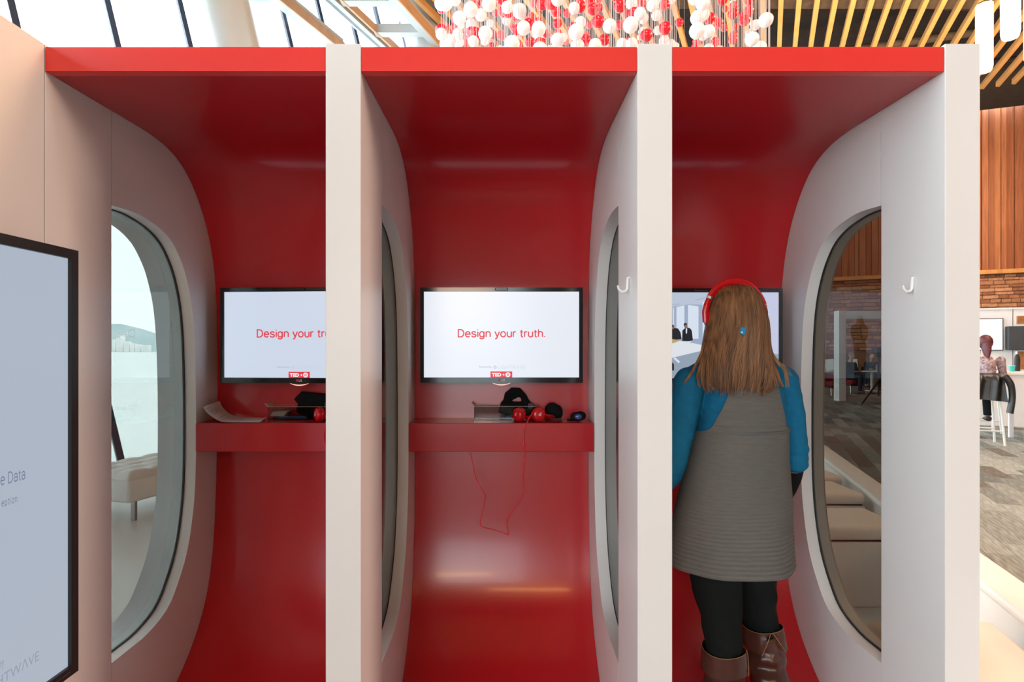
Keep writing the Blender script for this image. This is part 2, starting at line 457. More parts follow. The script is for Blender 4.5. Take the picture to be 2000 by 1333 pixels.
while z < 4.36:
    hgt = random.choice((0.12, 0.15, 0.17)); s = smin - random.random() * 0.3
    while s < smax:
        ln = random.uniform(0.28, 0.62)
        if s < 11.3 or z > 2.75:
            t0, t1 = random.uniform(0, 0.012), random.uniform(0, 0.012)
            wpart('brick', wbox(MB(), s, s + ln - 0.012, -0.01, 0.02 + random.random() * 0.08, z + t0, min(z + hgt - 0.004 - t1, 4.39)), random.choice(BRK), wf, bevel=0.02, seg=1)
        s += ln
    z += hgt
s = 6.0
while s < 18.0:
    wd = random.choice((0.16, 0.2, 0.24)); n1 = random.choice((0.10, 0.16, 0.2))
    wpart('board', wbox(MB(), s, s + wd - 0.015, -0.01, n1, 4.57, 10.9), random.choice(WOOD), wf)
    s += wd
# plain timber cladding for the walls out of the picture
DARKW = mat('timber_cladding', (0.17, 0.075, 0.04), 0.6, var=0.3, scale=2, stretch=(8, 8, 0.5))
def wall_strip(name, a, b, z0, z1, m, th=0.3):
    a = Vector((a[0], a[1], 0)); b = Vector((b[0], b[1], 0)); d = (b - a).normalized(); n = Vector((d.y, -d.x, 0))
    mb = MB(); vs = [p + n * q + Vector((0, 0, z_)) for p in (a, b) for q in (0, th) for z_ in (z0, z1)]
    mb.add(vs, [(0, 1, 3, 2), (4, 6, 7, 5), (0, 4, 5, 1), (2, 3, 7, 6), (0, 2, 6, 4), (1, 5, 7, 3)])
    return struct(name, mb, m)
wall_strip('wall_right', (11.0, -13.8), (26.0, 18.8), -0.3, 11.0, DARKW)
wall_strip('wall_back', (0.6, -12.8), (11.0, -13.8), -0.3, 11.0, DARKW)
wall_strip('wall_back', (-12.8, -12.1), (0.6, -12.8), 5.2, 11.0, DARKW)
for k in range(6):  # unseen glazed opening, added and sized to bring daylight to the booths
    x = -12.8 + 13.4 * k / 5
    struct('added_window_back', MB().box(x - 0.05, x + 0.05, -12.85, -12.7, -0.3, 5.2), DARKW)
    if k < 5: struct('added_window_back', MB().add([(x, -12.78, 0), (x + 2.68, -12.78, 0), (x + 2.68, -12.78, 5.2), (x, -12.78, 5.2)], [(0, 1, 2, 3)]), CLEAR)
# dark roof
ROOF = mat('dark_roof_void', (0.022, 0.018, 0.015), 0.9, var=0.3)
def roof_x(Y): return 0.461 * Y - 9.2
rf = [(roof_x(-12.5), -12.5), (roof_x(27.0), 27.0), (26.0, 18.8), (11.0, -13.8)]
ce = struct('ceiling', MB().prism(rf, lambda p: (p[0], p[1], 10.6), lambda p: (p[0], p[1], 10.9)), ROOF)
# timber slats under the roof
SLAT = mat('ceiling_slat_timber', (0.72, 0.36, 0.12), 0.5, var=0.12, scale=2, stretch=(1, 1, 1))
zs = EYE + 7.0
for i in range(-21, 24):
    c0 = 0.380 + 0.365 * i - 0.12
    # end line square to the slats, passing the point (12.92, 15.19)
    Ye = (15.19 + (12.92 - c0) * 0.46) / (1 + 0.461 * 0.46)
    Ys = -6.0 if i > -8 else 1.0
    mb = MB(); hw = 0.050
    vs = []
    for Y in (Ys, Ye):
        for dx in (-hw, hw):
            for zz in (zs, zs + 0.13):
                vs.append((c0 + 0.461 * Y + dx, Y, zz))
    mb.add(vs, [(0, 1, 3, 2), (4, 6, 7, 5), (0, 4, 5, 1), (2, 3, 7, 6), (0, 2, 6, 4), (1, 5, 7, 3)])
    o = bpy.data.objects.new('slat', make_mesh('slat', mb, SLAT)); COL.objects.link(o); o.parent = ce
DUCT = mat('dark_pipework', (0.05, 0.045, 0.04), 0.7, var=0.2)
TRAY = mat('cable_tray_metal', (0.12, 0.10, 0.08), 0.6, var=0.2)
for k in range(5):
    a = Vector((1.5, 9.0 + 2.6 * k, 9.1 + 0.25 * (k % 3))); b = a + BX * 14 + Vector((0, -1.2 + 3.5, 0.25))
    o = part('pipe', MB().tube([a, b], 0.07 + 0.03 * (k % 2), 10), TRAY if k % 2 else DUCT, ce, smooth=True)
part('cable_tray', MB().box(2.0, 16.0, 12.4, 12.8, 9.15, 9.22), TRAY, ce)
for k in range(7):
    x = 4.0 + 1.6 * k
    part('hanger', MB().tube([(x, 12.6 + 0.3 * (k % 2), 9.2), (x, 12.6 + 0.3 * (k % 2), 10.6)], 0.03, 6), DUCT, ce)
for k, (x, y) in enumerate(((7.6, 11.6), (10.6, 12.9), (5.4, 13.2))):
    part('duct_box', MB().box(x - 0.5, x + 0.5, y - 0.25, y + 0.25, 9.3, 9.75), DUCT, ce, bevel=0.05)

# leaning glass wall with mullions
TRW0 = mat('white_window_metal', (0.78, 0.79, 0.79), 0.4, var=0.02)
MULL = mat('dark_blue_mullion', (0.018, 0.028, 0.06), 0.45, var=0.1)
gw = MB().box(0, 0.01, 0, 0.01, 0, 0.01)
gsill = MB()
ys = [6.70 + 1.12 * k for k in range(-16, 20)]
vs = []
for Y in (-11.9, 28.2):
    for dx in (-0.06, 0.06):
        for zz in (0.0, 0.07): vs.append((glass_x(Y, zz - EYE) + dx, Y, zz))
gsill.add(vs, [(0, 1, 3, 2), (4, 6, 7, 5), (0, 4, 5, 1), (2, 3, 7, 6), (0, 2, 6, 4), (1, 5, 7, 3)])
win = struct('window_1', gsill, MULL)
H1 = 9.05
for k, Y in enumerate(ys):
    a = Vector((glass_x(Y, -EYE + 0.05), Y, 0.05)); b = Vector((glass_x(Y, H1), Y, EYE + H1))
    mb = MB(); o_ = 0.036
    mb.tube([a, b], o_ * 1.4, 4)
    wpart('mullion', mb, MULL, win)
    wpart('glazing_joint', MB().tube([a + Vector((-0.06, 0.10, 0)), b + Vector((-0.06, 0.10, 0))], 0.014, 6), MULL, win)
    if k + 1 < len(ys):
        Y2 = ys[k + 1]
        mb = MB(); q = [(glass_x(Y, -EYE) - 0.03, Y + 0.02, 0.06), (glass_x(Y2, -EYE) - 0.03, Y2 - 0.02, 0.06), (glass_x(Y2, H1) - 0.03, Y2 - 0.02, EYE + H1), (glass_x(Y, H1) - 0.03, Y + 0.02, EYE + H1)]
        mb.add(q, [(0, 1, 2, 3)]); wpart('pane', mb, CLEAR, win)

# glazed strip of roof between the glass wall and the dark roof
sk = MB(); vs = []
for Y in (-11.9, 27.0):
    for dx in (0.0, 0.12):
        for zz in (10.45, 10.6): vs.append((roof_x(Y) - 0.12 + dx, Y, zz))
sk.add(vs, [(0, 1, 3, 2), (4, 6, 7, 5), (0, 4, 5, 1), (2, 3, 7, 6), (0, 2, 6, 4), (1, 5, 7, 3)])
win2 = struct('window_2', sk, TRW0)
for k, Y in enumerate(ys):
    if Y > 26: break
    a = Vector((glass_x(Y, H1), Y, EYE + H1)); b = Vector((roof_x(Y) - 0.1, Y, EYE + H1))
    wpart('mullion', MB().tube([a, b], 0.04, 4), TRW0, win2)
    Y2 = ys[k + 1]
    q = [(glass_x(Y, H1), Y, EYE + H1 + 0.04), (roof_x(Y) - 0.06, Y, EYE + H1 + 0.04), (roof_x(Y2) - 0.06, Y2, EYE + H1 + 0.04), (glass_x(Y2, H1), Y2, EYE + H1 + 0.04)]
    wpart('pane', MB().add(q, [(0, 1, 2, 3)]), CLEAR, win2)

# leaning round columns
COLM = mat('column_white_metal', (0.52, 0.55, 0.55), 0.3, 0.25, var=0.02)
def column(x_eye, Y, r, label):
    pts = [(x_eye - 0.24 * (z_ - EYE), Y, z_) for z_ in (0.0, 0.3, 3, 6, 9, 10.58)]
    t = thing('column', pts[0], label, 'column', 'leaning columns by the glass wall')
    part('shaft', MB().tube(pts, r, 40), COLM, t, smooth=True)
    part('base_collar', MB().tube([(pts[0][0], Y, 0.0), (pts[0][0] - 0.02, Y, 0.08)], r + 0.04, 40), STEEL, t, smooth=True)
column(-3.65 + 0.24 * 4.0 + 0.02, 7.5, 0.37, 'thick pale leaning round column before the glass wall, above the left booth')
column(-1.8 + 0.24 * 6.7 + 0.02, 12.5, 0.40, 'round leaning column farther back, seen behind the white ladder truss')

# white roof trusses along the glass wall; orange strips paint warm light on their sides
TRW = mat('white_truss_paint', (0.42, 0.44, 0.45), 0.4, var=0.02)
TRO = mat('truss_warm_light', (0.50, 0.28, 0.15), 0.5, var=0.1)
def beam_box(mb, x0, w_, zt, h_, Y0, Y1, sl=0.37, Yr=10.56):
    vs = []
    for Y in (Y0, Y1):
        for dx in (0, w_):
            for zz in (zt, zt + h_): vs.append((x0 + sl * (Y - Yr) + dx, Y, zz))
    return mb.add(vs, [(0, 1, 3, 2), (4, 6, 7, 5), (0, 4, 5, 1), (2, 3, 7, 6), (0, 2, 6, 4), (1, 5, 7, 3)])
zb = EYE + 6.5
def truss(x0, w_, label, bars, xl, Ybars, thin=False, Y0=2.0, Y1=14.5):
    t = thing('roof_truss', (x0, 10.56, zb), label, 'roof truss', 'roof trusses')
    part('rail', beam_box(MB(), x0, w_, zb, 0.28, Y0, Y1), TRW, t)
    part('warm_light_strip', beam_box(MB(), x0 + w_, 0.03, zb - 0.0, 0.20, Y0, Y1), TRO, t)
    for Y in Ybars:
        xa = x0 + 0.37 * (Y - 10.56)
        part('cross_bar', MB().box(xa + xl, xa, Y - 0.09, Y + 0.09, zb + 0.03, zb + 0.21), TRW, t)
    return t
truss(-4.42, 0.20, 'white roof truss with painted warm-lit edge rising beside the pale column', 0, -0.95, (10.75, 8.2), Y1=12.4)
t3 = truss(-2.18, 0.16, 'white ladder shaped roof truss above left white pillar of middle booth', 0, -0.98, (6.5, 8.6, 10.72, 11.78, 12.9, 14.2))
part('rail', beam_box(MB(), -3.28, 0.10, zb, 0.24, 2.0, 14.5), TRW, t3)
part('rail', beam_box(MB(), -3.46, 0.05, zb + 0.05, 0.10, 2.0, 14.5), TRW, t3)
part('warm_light_strip', beam_box(MB(), -3.12, 0.05, zb + 0.02, 0.16, 2.0, 14.5), TRO, t3)

# outside: the sea, hills, town
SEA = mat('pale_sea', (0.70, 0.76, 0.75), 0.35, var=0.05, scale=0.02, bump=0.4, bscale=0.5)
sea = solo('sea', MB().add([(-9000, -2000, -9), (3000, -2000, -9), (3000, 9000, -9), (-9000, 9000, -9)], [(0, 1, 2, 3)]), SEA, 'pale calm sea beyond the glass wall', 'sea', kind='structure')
HILL = mat('forest_hills_haze_tint', (0.44, 0.55, 0.56), 0.9, var=0.15, scale=0.004)  # aerial haze is put into this pale bluish base colour
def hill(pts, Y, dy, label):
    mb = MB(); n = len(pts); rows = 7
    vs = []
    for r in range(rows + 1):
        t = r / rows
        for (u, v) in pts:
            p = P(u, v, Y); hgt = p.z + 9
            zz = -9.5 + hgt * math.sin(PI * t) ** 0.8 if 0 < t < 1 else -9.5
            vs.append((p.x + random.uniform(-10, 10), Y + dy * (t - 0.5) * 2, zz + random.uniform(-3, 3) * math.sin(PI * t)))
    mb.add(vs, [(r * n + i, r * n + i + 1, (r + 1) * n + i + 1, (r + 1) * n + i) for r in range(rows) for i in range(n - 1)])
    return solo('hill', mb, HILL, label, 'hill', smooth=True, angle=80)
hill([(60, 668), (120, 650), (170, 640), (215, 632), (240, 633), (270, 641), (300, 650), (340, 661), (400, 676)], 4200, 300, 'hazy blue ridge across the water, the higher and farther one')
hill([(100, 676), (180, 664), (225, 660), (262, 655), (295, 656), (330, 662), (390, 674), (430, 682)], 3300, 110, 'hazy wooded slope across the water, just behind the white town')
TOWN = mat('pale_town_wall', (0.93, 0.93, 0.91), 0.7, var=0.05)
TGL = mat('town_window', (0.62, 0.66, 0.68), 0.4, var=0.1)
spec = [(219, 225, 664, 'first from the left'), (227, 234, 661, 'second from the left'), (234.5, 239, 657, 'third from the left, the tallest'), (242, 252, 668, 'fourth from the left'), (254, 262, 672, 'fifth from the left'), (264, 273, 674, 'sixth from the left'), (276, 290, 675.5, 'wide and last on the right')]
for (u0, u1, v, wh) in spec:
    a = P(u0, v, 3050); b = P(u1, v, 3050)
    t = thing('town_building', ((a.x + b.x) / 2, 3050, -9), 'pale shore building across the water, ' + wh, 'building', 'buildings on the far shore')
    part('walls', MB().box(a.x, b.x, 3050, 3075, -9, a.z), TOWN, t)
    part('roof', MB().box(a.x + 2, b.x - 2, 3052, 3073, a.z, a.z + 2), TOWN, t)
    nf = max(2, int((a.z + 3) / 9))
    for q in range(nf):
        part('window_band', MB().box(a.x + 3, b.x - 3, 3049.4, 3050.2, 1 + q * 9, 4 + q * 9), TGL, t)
part_shore = solo('shore', MB().box(-3400, -1400, 3040, 3300, -10, -7.5), mat('shore_ground', (0.5, 0.52, 0.48), 0.9, var=0.2, scale=0.01), 'low shore strip under the far town', 'shore', kind='structure')
# ------------------------------------------------------------------ the booths
K = 1.687 / F
YF, YB, ZT = 1.687, 2.80, 2.372
def fx(u): return (u - U0) * K
XW = fx(87.5); PA = (fx(636.5), fx(705)); PB = (fx(1245), fx(1312.5)); PC = (fx(1845), fx(1913))
XC = PC[0]
def sidept(u, v):
    y = XC * F / (u - U0); return Vector((y, EYE - (v - V0) * y / F))
prof = [Vector((YF, 2.297)), Vector((1.9, 2.298)), Vector((2.05, 2.300))] + [sidept(*p) for p in ((1652.6, 259), (1628, 278.6), (1606.8, 299.7), (1585.6, 328), (1568, 366.7), (1553.9, 409), (1543.3, 446), (1534, 495), (1527.5, 553), (1524.5, 620), (1523.5, 700), (1524, 800), (1526, 920), (1529.5, 1030), (1535, 1110), (1546.8, 1180), (1561, 1231), (1578.6, 1282.6), (1599.7, 1333))] + [Vector((2.25, 0.036)), Vector((2.10, 0.014)), Vector((1.9, 0.012)), Vector((YF, 0.012))]
PROF = catmull(prof, 8)
for _ in range(60):      # fair the curve so that the lacquer reflects smoothly
    PROF = [PROF[0]] + [(PROF[i - 1] + PROF[i] * 2 + PROF[i + 1]) / 4 for i in range(1, len(PROF) - 1)] + [PROF[-1]]
PROF = PROF[::2] + ([PROF[-1]] if len(PROF) % 2 == 0 else [])
YSEAM = XC * F / (1720.5 - U0)
dpts = [Vector((YSEAM, EYE + (V0 - 402) * YSEAM / F))] + [sidept(*p) for p in ((1680.8, 414), (1652.6, 430), (1628, 449.5), (1607.5, 475), (1592.7, 507.6), (1582, 542), (1572, 596), (1567, 659), (1564.5, 747), (1563.8, 840), (1565, 933.5), (1569.8, 1004), (1580.3, 1077), (1598.5, 1143), (1618, 1191), (1652.6, 1237), (1687.9, 1268.5))] + [Vector((YSEAM, EYE - (1296 - V0) * YSEAM / F))]
DC = catmull(dpts, 3)

def booth(x0, x1, where):
    t = thing('booth', ((x0 + x1) / 2, YF, 0.0), 'glossy red curved listening booth lining, ' + where, 'booth', 'red booths between the white partitions')
    e = 0.001
    mb = MB()
    poly = [(p.x, p.y) for p in PROF]
    n = len(poly)
    vs = [(x0 + e, y, z) for y, z in poly] + [(x1 - e, y, z) for y, z in poly]
    mb.add(vs, [(i, i + 1, n + i + 1, n + i) for i in range(n - 1)])
    # outside of the shell: back, top and bottom
    o = [(YF + 0.03, 2.297), (YF + 0.03, ZT - 0.002), (YB, ZT - 0.002), (YB, 0.0), (YF, 0.0), (YF, 0.012)]
    b = len(o)
    vs = [(x0 + e, y, z) for y, z in o] + [(x1 - e, y, z) for y, z in o]
    mb.add(vs, [(i, i + 1, b + i + 1, b + i) for i in range(b - 1)])
    part('curved_lining', mb, RED, t, smooth=True, angle=35, recalc=False)
    part('fascia', MB().box(x0 + e, x1 - e, YF, YF + 0.03, 2.297, ZT - 0.002), RED_LIT, t, bevel=0.0015)
    ys_, yb_ = 2.503, 2.71
    sh = MB().box(x0 + 0.002, x1 - 0.002, ys_, yb_, 1.0217, 1.148)
    part('shelf', sh, RED, t, bevel=0.002)
    return t
b1 = booth(XW, PA[0], 'the left one whose shelf holds a curled paper sheet')
b2 = booth(PA[1], PB[0], 'the middle one with a whole screen in view')
b3 = booth(PB[1], PC[0], 'the right one where the woman stands')

def partition(x0, x1, label, front=True, outer=None, hook=None):
    t = thing('partition', ((x0 + x1) / 2, YF, 0), label, 'partition', 'white partitions of the booths')
    xm = (x0 + x1) / 2
    zt = ZT + 0.006
    if front:
        part('front_panel', MB().box(x0, x1, YF - 0.002, YSEAM - 0.0012, 0, zt), WHITE, t, bevel=0.0015)
    else:
        part('front_panel', MB().box(x0, x1, YF + 0.001, YSEAM - 0.0012, 0, zt), WHITE, t, bevel=0.001)
    poly = [(YSEAM + 0.0012, 0.0), (YB + 0.02, 0.0), (YB + 0.02, zt), (YSEAM + 0.0012, zt)] + [(max(p.x, YSEAM + 0.0012), p.y) for p in DC]
    wp = part('window_panel', MB().prism(poly, lambda p: (x0, p[0], p[1]), lambda p: (x1, p[0], p[1])), WHITE, t, tri=True, smooth=True, angle=30)
    g = MB(); r = 0.005
    pts = [Vector((p.x, p.y)) for p in DC]
    # gasket: a thin dark lip following the opening at mid thickness
    ins = []
    for i, p in enumerate(pts):
        tt = (pts[min(i + 1, len(pts) - 1)] - pts[max(i - 1, 0)]).normalized()
        nn = Vector((tt.y, -tt.x))
        if nn.x > 0: nn = -nn
        if abs(nn.x) < 0.2: nn = Vector((nn.x, -math.copysign(abs(nn.y), p.y - 1.2)))
        ins.append(p + nn * 0.0045)
    n = len(pts)
    vs = [(xm + dx, q.x, q.y) for dx in (-0.0045, 0.0045) for L_ in (pts, ins) for q in L_]
    fs = []
    for i in range(n - 1):
        a0, a1, b0, b1_ = i, n + i, 2 * n + i, 3 * n + i
        fs += [(a1, a1 + 1, b1_ + 1, b1_), (a0, a0 + 1, a1 + 1, a1), (b1_, b1_ + 1, b0 + 1, b0)]
    g.add(vs, fs)
    part('gasket', g, RUBBER, wp, recalc=True)
    gp = [(YSEAM + 0.001, dpts[-1].y)] + [(max(p.x, YSEAM + 0.001), p.y) for p in reversed(DC)]
    part('window_glass', MB().prism(gp, lambda p: (xm - 0.003, p[0], p[1]), lambda p: (xm + 0.003, p[0], p[1])), GLASS, wp, tri=True)
    if outer:
        poly2 = [(YF + 0.02, 0.0), (YSEAM - 0.05, 0.0), (YSEAM - 0.05, zt), (YF + 0.02, zt)]
        q = [(YSEAM + 0.0012, 0.0), (YB + 0.02, 0.0), (YB + 0.02, zt), (YSEAM + 0.0012, zt)] + [(max(p.x + 0.01, YSEAM + 0.0012), p.y) for p in DC]
        part('outer_panel', MB().prism(q, lambda p: (outer[0], p[0], p[1]), lambda p: (outer[1], p[0], p[1])), WHITE, t, tri=True, smooth=True, angle=30)
        part('outer_panel', MB().box(outer[0], outer[1], YF + 0.02, YSEAM, 0, zt), WHITE, t)
    if hook:
        # white J-shaped coat hook screwed to the face x = hook[0], pointing to -x
        hx, hy, hz = hook
        part('hook', MB().tube([(hx, hy, hz + 0.028), (hx - 0.004, hy, hz + 0.028), (hx - 0.005, hy, hz + 0.02), (hx - 0.006, hy, hz - 0.006), (hx - 0.012, hy - 0.001, hz - 0.014), (hx - 0.024, hy - 0.002, hz - 0.016), (hx - 0.034, hy - 0.003, hz - 0.008), (hx - 0.037, hy - 0.003, hz + 0.004)], [0.0045, 0.0048, 0.0048, 0.0046, 0.0042, 0.004, 0.0036, 0.003], 8), WHITE_PL, t, 'small white J-shaped coat hook', smooth=True)
    return t
partition(XW - 0.102, XW, 'white partition with seaward window at the left end of the booths', front=False, outer=(XW - 0.175, XW - 0.103))
partition(PA[0], PA[1], 'white partition between the left booth and the middle booth')
partition(PB[0], PB[1], 'white partition between the middle booth and the right booth', hook=(PB[0], 1.80, 1.670))
partition(PC[0], PC[1], 'white partition closing the booths at the right, carpet seen through its window', hook=(PC[0], 1.815, 1.672))

# wall that carries the tall display, running from the booths towards the viewer
wlft = struct('wall_left', MB().box(XW - 0.17, XW, 0.62, YF - 0.0015, 0, ZT + 0.006), WHITE, bevel=0.0015)

# ------------------------------------------------------------------ screens
def quad(mb, x0, x1, z0, z1, y=0.0, mi=0):
    return mb.add([(x0, y, z0), (x1, y, z0), (x1, y, z1), (x0, y, z1)], [(0, 1, 2, 3)], mi)
def disc(mb, cx, cz, r0, r1, y, mi=0, n=24):
    vs = []
    for j in range(n):
        a = 2 * PI * j / n
        vs += [(cx + r1 * math.cos(a), y, cz + r1 * math.sin(a)), (cx + r0 * math.cos(a), y, cz + r0 * math.sin(a))]
    return mb.add(vs, [(2 * j, 2 * ((j + 1) % n), 2 * ((j + 1) % n) + 1, 2 * j + 1) for j in range(n)], mi)
LGRED = mat('badge_red', (0.55, 0.02, 0.06), 0.4)
LGWHITE = mat('badge_white', (0.75, 0.75, 0.78), 0.4)
PINKGLOW = mat('status_light', (0.8, 0.5, 0.45), 0.3, emit=(1.0, 0.42, 0.36), strength=0.7)

def television(cx, cy, cz, label, yaw=0.0, film=False, lit=None):
    W, H = 0.742, 0.435
    t = thing('television', (cx, cy, cz), label, 'television', 'televisions in the booths', rz=yaw)
    mb = MB().box(-W / 2, W / 2, 0, 0.035, -H / 2, H / 2)
    part('housing', mb, BLACK_GLOSS, t, local=True, bevel=0.004)
    bz = MB()
    w_, b_, tp, bt = W / 2, 0.017, 0.019, 0.024
    bz.box(-w_, w_, -0.006, 0.0, H / 2 - tp, H / 2); bz.box(-w_, w_, -0.006, 0.0, -H / 2, -H / 2 + bt)
    bz.box(-w_, -w_ + b_, -0.006, 0.0, -H / 2 + bt, H / 2 - tp); bz.box(w_ - b_, w_, -0.006, 0.0, -H / 2 + bt, H / 2 - tp)
    part('bezel', bz, BLACK_GLOSS, t, local=True)
    part('wall_mount', MB().box(-0.12, 0.12, 0.035, 2.685 - cy - abs(math.sin(yaw)) * 0.05, -0.10, 0.10), BLACK, t, local=True, bevel=0.004)
    part('webcam', MB().box(-0.03, 0.03, -0.012, 0.0, H / 2 - 0.014, H / 2 - 0.002), BLACK_GLOSS, t, local=True, bevel=0.003)
    x1 = w_ - b_; z0 = -H / 2 + bt; z1 = H / 2 - tp
    sc = part('screen', quad(MB(), -x1, x1, z0, z1, -0.001), lit or SCREEN, t, local=True)
    s = 2.6 / F
    # badge on the lower bezel and the status light below it
    bd = MB(); disc(bd, -0.009, -H / 2 + 0.012, 0, 0.0055, -0.0072, 0)
    part('badge', bd, LGRED, t, local=True)
    writing('badge_lettering', 'LG', LGWHITE, t, 0.007, -H / 2 + 0.012, height=0.0095, y=-0.0072, bold=0.015)
    ar = MB(); n = 16
    vs = []
    for j in range(n + 1):
        a = (j / n - 0.5) * 2
        zt = -H / 2 - 0.001; zb_ = -H / 2 - 0.001 - 0.011 * (1 - a * a)
        vs += [(a * 0.042, -0.005, zt - 0.006 * (1 - a * a)), (a * 0.042, -0.005, zb_ - 0.0004), (a * 0.042, 0.004, zt - 0.006 * (1 - a * a)), (a * 0.042, 0.004, zb_ - 0.0004)]
    ar.add(vs, [(4 * j, 4 * j + 1, 4 * j + 5, 4 * j + 4) for j in range(n)] + [(4 * j + 1, 4 * j + 3, 4 * j + 7, 4 * j + 5) for j in range(n)] + [(4 * j + 2, 4 * j, 4 * j + 4, 4 * j + 6) for j in range(n)])
    part('status_light', ar, PINKGLOW, t, 'pinkish glowing crescent under the badge', local=True)
    lip = MB()
    vs = []
    for j in range(n + 1):
        a = (j / n - 0.5) * 2
        vs += [(a * 0.042, -0.005, -H / 2), (a * 0.042, -0.005, -H / 2 - 0.007 * (1 - a * a)), (a * 0.042, 0.02, -H / 2), (a * 0.042, 0.02, -H / 2 - 0.007 * (1 - a * a))]
    lip.add(vs, [(4 * j, 4 * j + 1, 4 * j + 5, 4 * j + 4) for j in range(n)] + [(4 * j + 1, 4 * j + 3, 4 * j + 7, 4 * j + 5) for j in range(n)])
    part('badge_lip', lip, BLACK_GLOSS, t, local=True)
    if not film:
        stroke_writing('headline', 'Design your truth.', INK_RED, t, 0.0, (655 - 658.5) * s, 0.400, -0.0022)
        writing('credit', 'Powered by', INK_MID, t, (948 - 979.5) * s, (655 - 717.5) * s, width=24.5 * s, y=-0.0022)
        mk = MB(); disc(mk, (967 - 979.5) * s, (655 - 717.5) * s, 0.003, 0.0075, -0.0022)
        part('credit_mark', mk, INK_GREY, t, local=True)
        writing('credit_name', 'L I G H T W \u039b V E', INK_GREY, t, (999 - 979.5) * s, (655 - 717.5) * s, width=52 * s, height=7.0 * s, y=-0.0022)
        lb = MB(); quad(lb, (958 - 979.5) * s, (1000.5 - 979.5) * s, z0, (655 - 726) * s, -0.0022)
        part('logo_panel', lb, INK_RED, t, local=True)
        writing('logo_lettering', 'TED', INK_WHITE, t, (969.8 - 979.5) * s, z0 + 0.0125, width=18.5 * s, height=0.0165, y=-0.0030, bold=0.05)
        writing('logo_plus', '+', INK_WHITE, t, (983.5 - 979.5) * s, z0 + 0.0125, width=4.2 * s, y=-0.0030, bold=0.03)
        tg = MB(); disc(tg, (992 - 979.5) * s, z0 + 0.0125, 0.0058, 0.0112, -0.0030); disc(tg, (992 - 979.5) * s, z0 + 0.0125, 0, 0.0030, -0.0030)
        part('logo_target', tg, INK_WHITE, t, local=True)
    else:
        # a frame of film: a bright meeting room with two men in suits at a pale table
        cols = {'ceil': (0.52, 0.60, 0.74), 'win': (0.74, 0.82, 0.95), 'mul': (0.36, 0.45, 0.60), 'wall': (0.60, 0.64, 0.83), 'table': (0.62, 0.63, 0.62), 'tablew': (0.80, 0.84, 0.90),
                'floor': (0.32, 0.40, 0.50), 'suit': (0.012, 0.014, 0.022), 'skin': (0.30, 0.14, 0.10), 'wood': (0.55, 0.40, 0.15), 'fig': (0.01, 0.008, 0.008), 'dim': (0.05, 0.05, 0.055)}
        keys = list(cols); ms = [ink('film_' + k_, cols[k_], 0.95) for k_ in keys]
        fm = MB(); lay = [0.0015]
        def pg(pts, key):
            lay[0] += 0.00004
            vs = [(max(-x1, min(x1, (u - 1371) * s)), -lay[0], max(z0, min(z1, (656.5 - v) * s))) for u, v in pts]
            fm.add(vs, [tuple(range(len(vs)))], keys.index(key))
        pg([(1200, 760), (1540, 760), (1540, 560), (1200, 560)], 'ceil')
        pg([(1200, 690), (1400, 690), (1400, 596), (1347, 595), (1200, 612)], 'mul')
        for a, b, ta, tb in ((1230, 1248, 612, 609), (1252, 1270, 609, 606), (1274, 1292, 606, 603), (1296, 1314, 604, 601), (1323, 1338.5, 600, 597), (1345.5, 1366, 596, 599), (1374, 1396, 590, 588)):
            pg([(a, 662), (b, 662), (b, tb), (a, ta)], 'win')
        pg([(1316, 662), (1318, 662), (1318, 601), (1316, 602)], 'win')
        pg([(1396, 760), (1540, 760), (1540, 560), (1396, 560)], 'wall')
        pg([(1300, 597), (1331, 594.5), (1331, 593.5), (1300, 596)], 'mul')
        pg([(1359, 587.5), (1388, 581), (1388, 579.5), (1359, 586)], 'mul')
        pg([(1482, 760), (1484, 760), (1484, 574), (1482, 574)], 'mul'); pg([(1500, 652), (1530, 653), (1530, 654), (1500, 653)], 'ceil')
        pg([(1200, 760), (1540, 760), (1540, 692), (1200, 684)], 'floor')
        pg([(1200, 664), (1317, 664), (1340, 668), (1372, 674), (1378, 684), (1312, 700), (1200, 715)], 'tablew')
        pg([(1200, 715), (1312, 700), (1312, 704), (1200, 719)], 'table'); pg([(1300, 665), (1318, 663), (1330, 666), (1316, 671), (1300, 672)], 'wood')
        pg([(1312, 662), (1312, 645), (1318, 641), (1326, 642), (1331, 650), (1333, 663), (1322, 664)], 'suit')
        pg([(1313, 641), (1317, 644), (1319, 639), (1317, 636), (1314, 637)], 'skin'); pg([(1313, 638), (1318.5, 639), (1317.5, 635), (1314, 635)], 'suit')
        pg([(1334, 666), (1334.5, 646), (1339, 642), (1344, 640), (1350, 642), (1353, 647), (1355, 665), (1347, 667)], 'suit')
        pg([(1338.5, 640), (1342.5, 642), (1344, 637), (1342.5, 632), (1338.5, 633)], 'skin'); pg([(1337.5, 637), (1339, 638), (1340, 634.5), (1343.8, 635), (1342.5, 631.5), (1339, 631.2), (1337.3, 633)], 'suit')
        pg([(1341, 650), (1342.3, 653), (1343.6, 650), (1343.8, 642), (1341.2, 642)], 'win')
        pg([(1330, 668.5), (1350, 666.8), (1353, 668.5), (1340, 670.5)], 'win')
        pg([(1320, 698), (1330, 707), (1327, 710), (1317, 701)], 'win'); pg([(1312, 705), (1318, 712), (1318, 724), (1312, 724)], 'fig')
        # dark standing figure hidden behind the woman's head, seen mirrored in the window
        pg([(1441, 690), (1442, 668), (1436, 655), (1437, 640), (1444, 634), (1446, 622), (1452, 616), (1459, 622), (1460, 632), (1470, 637), (1472, 652), (1466, 664), (1464, 690), (1464, 740), (1442, 740)], 'fig')
        o = part('screen_picture', fm, ms, sc, 'film frame of a bright meeting room with men in dark suits', local=True, recalc=False)
    return t
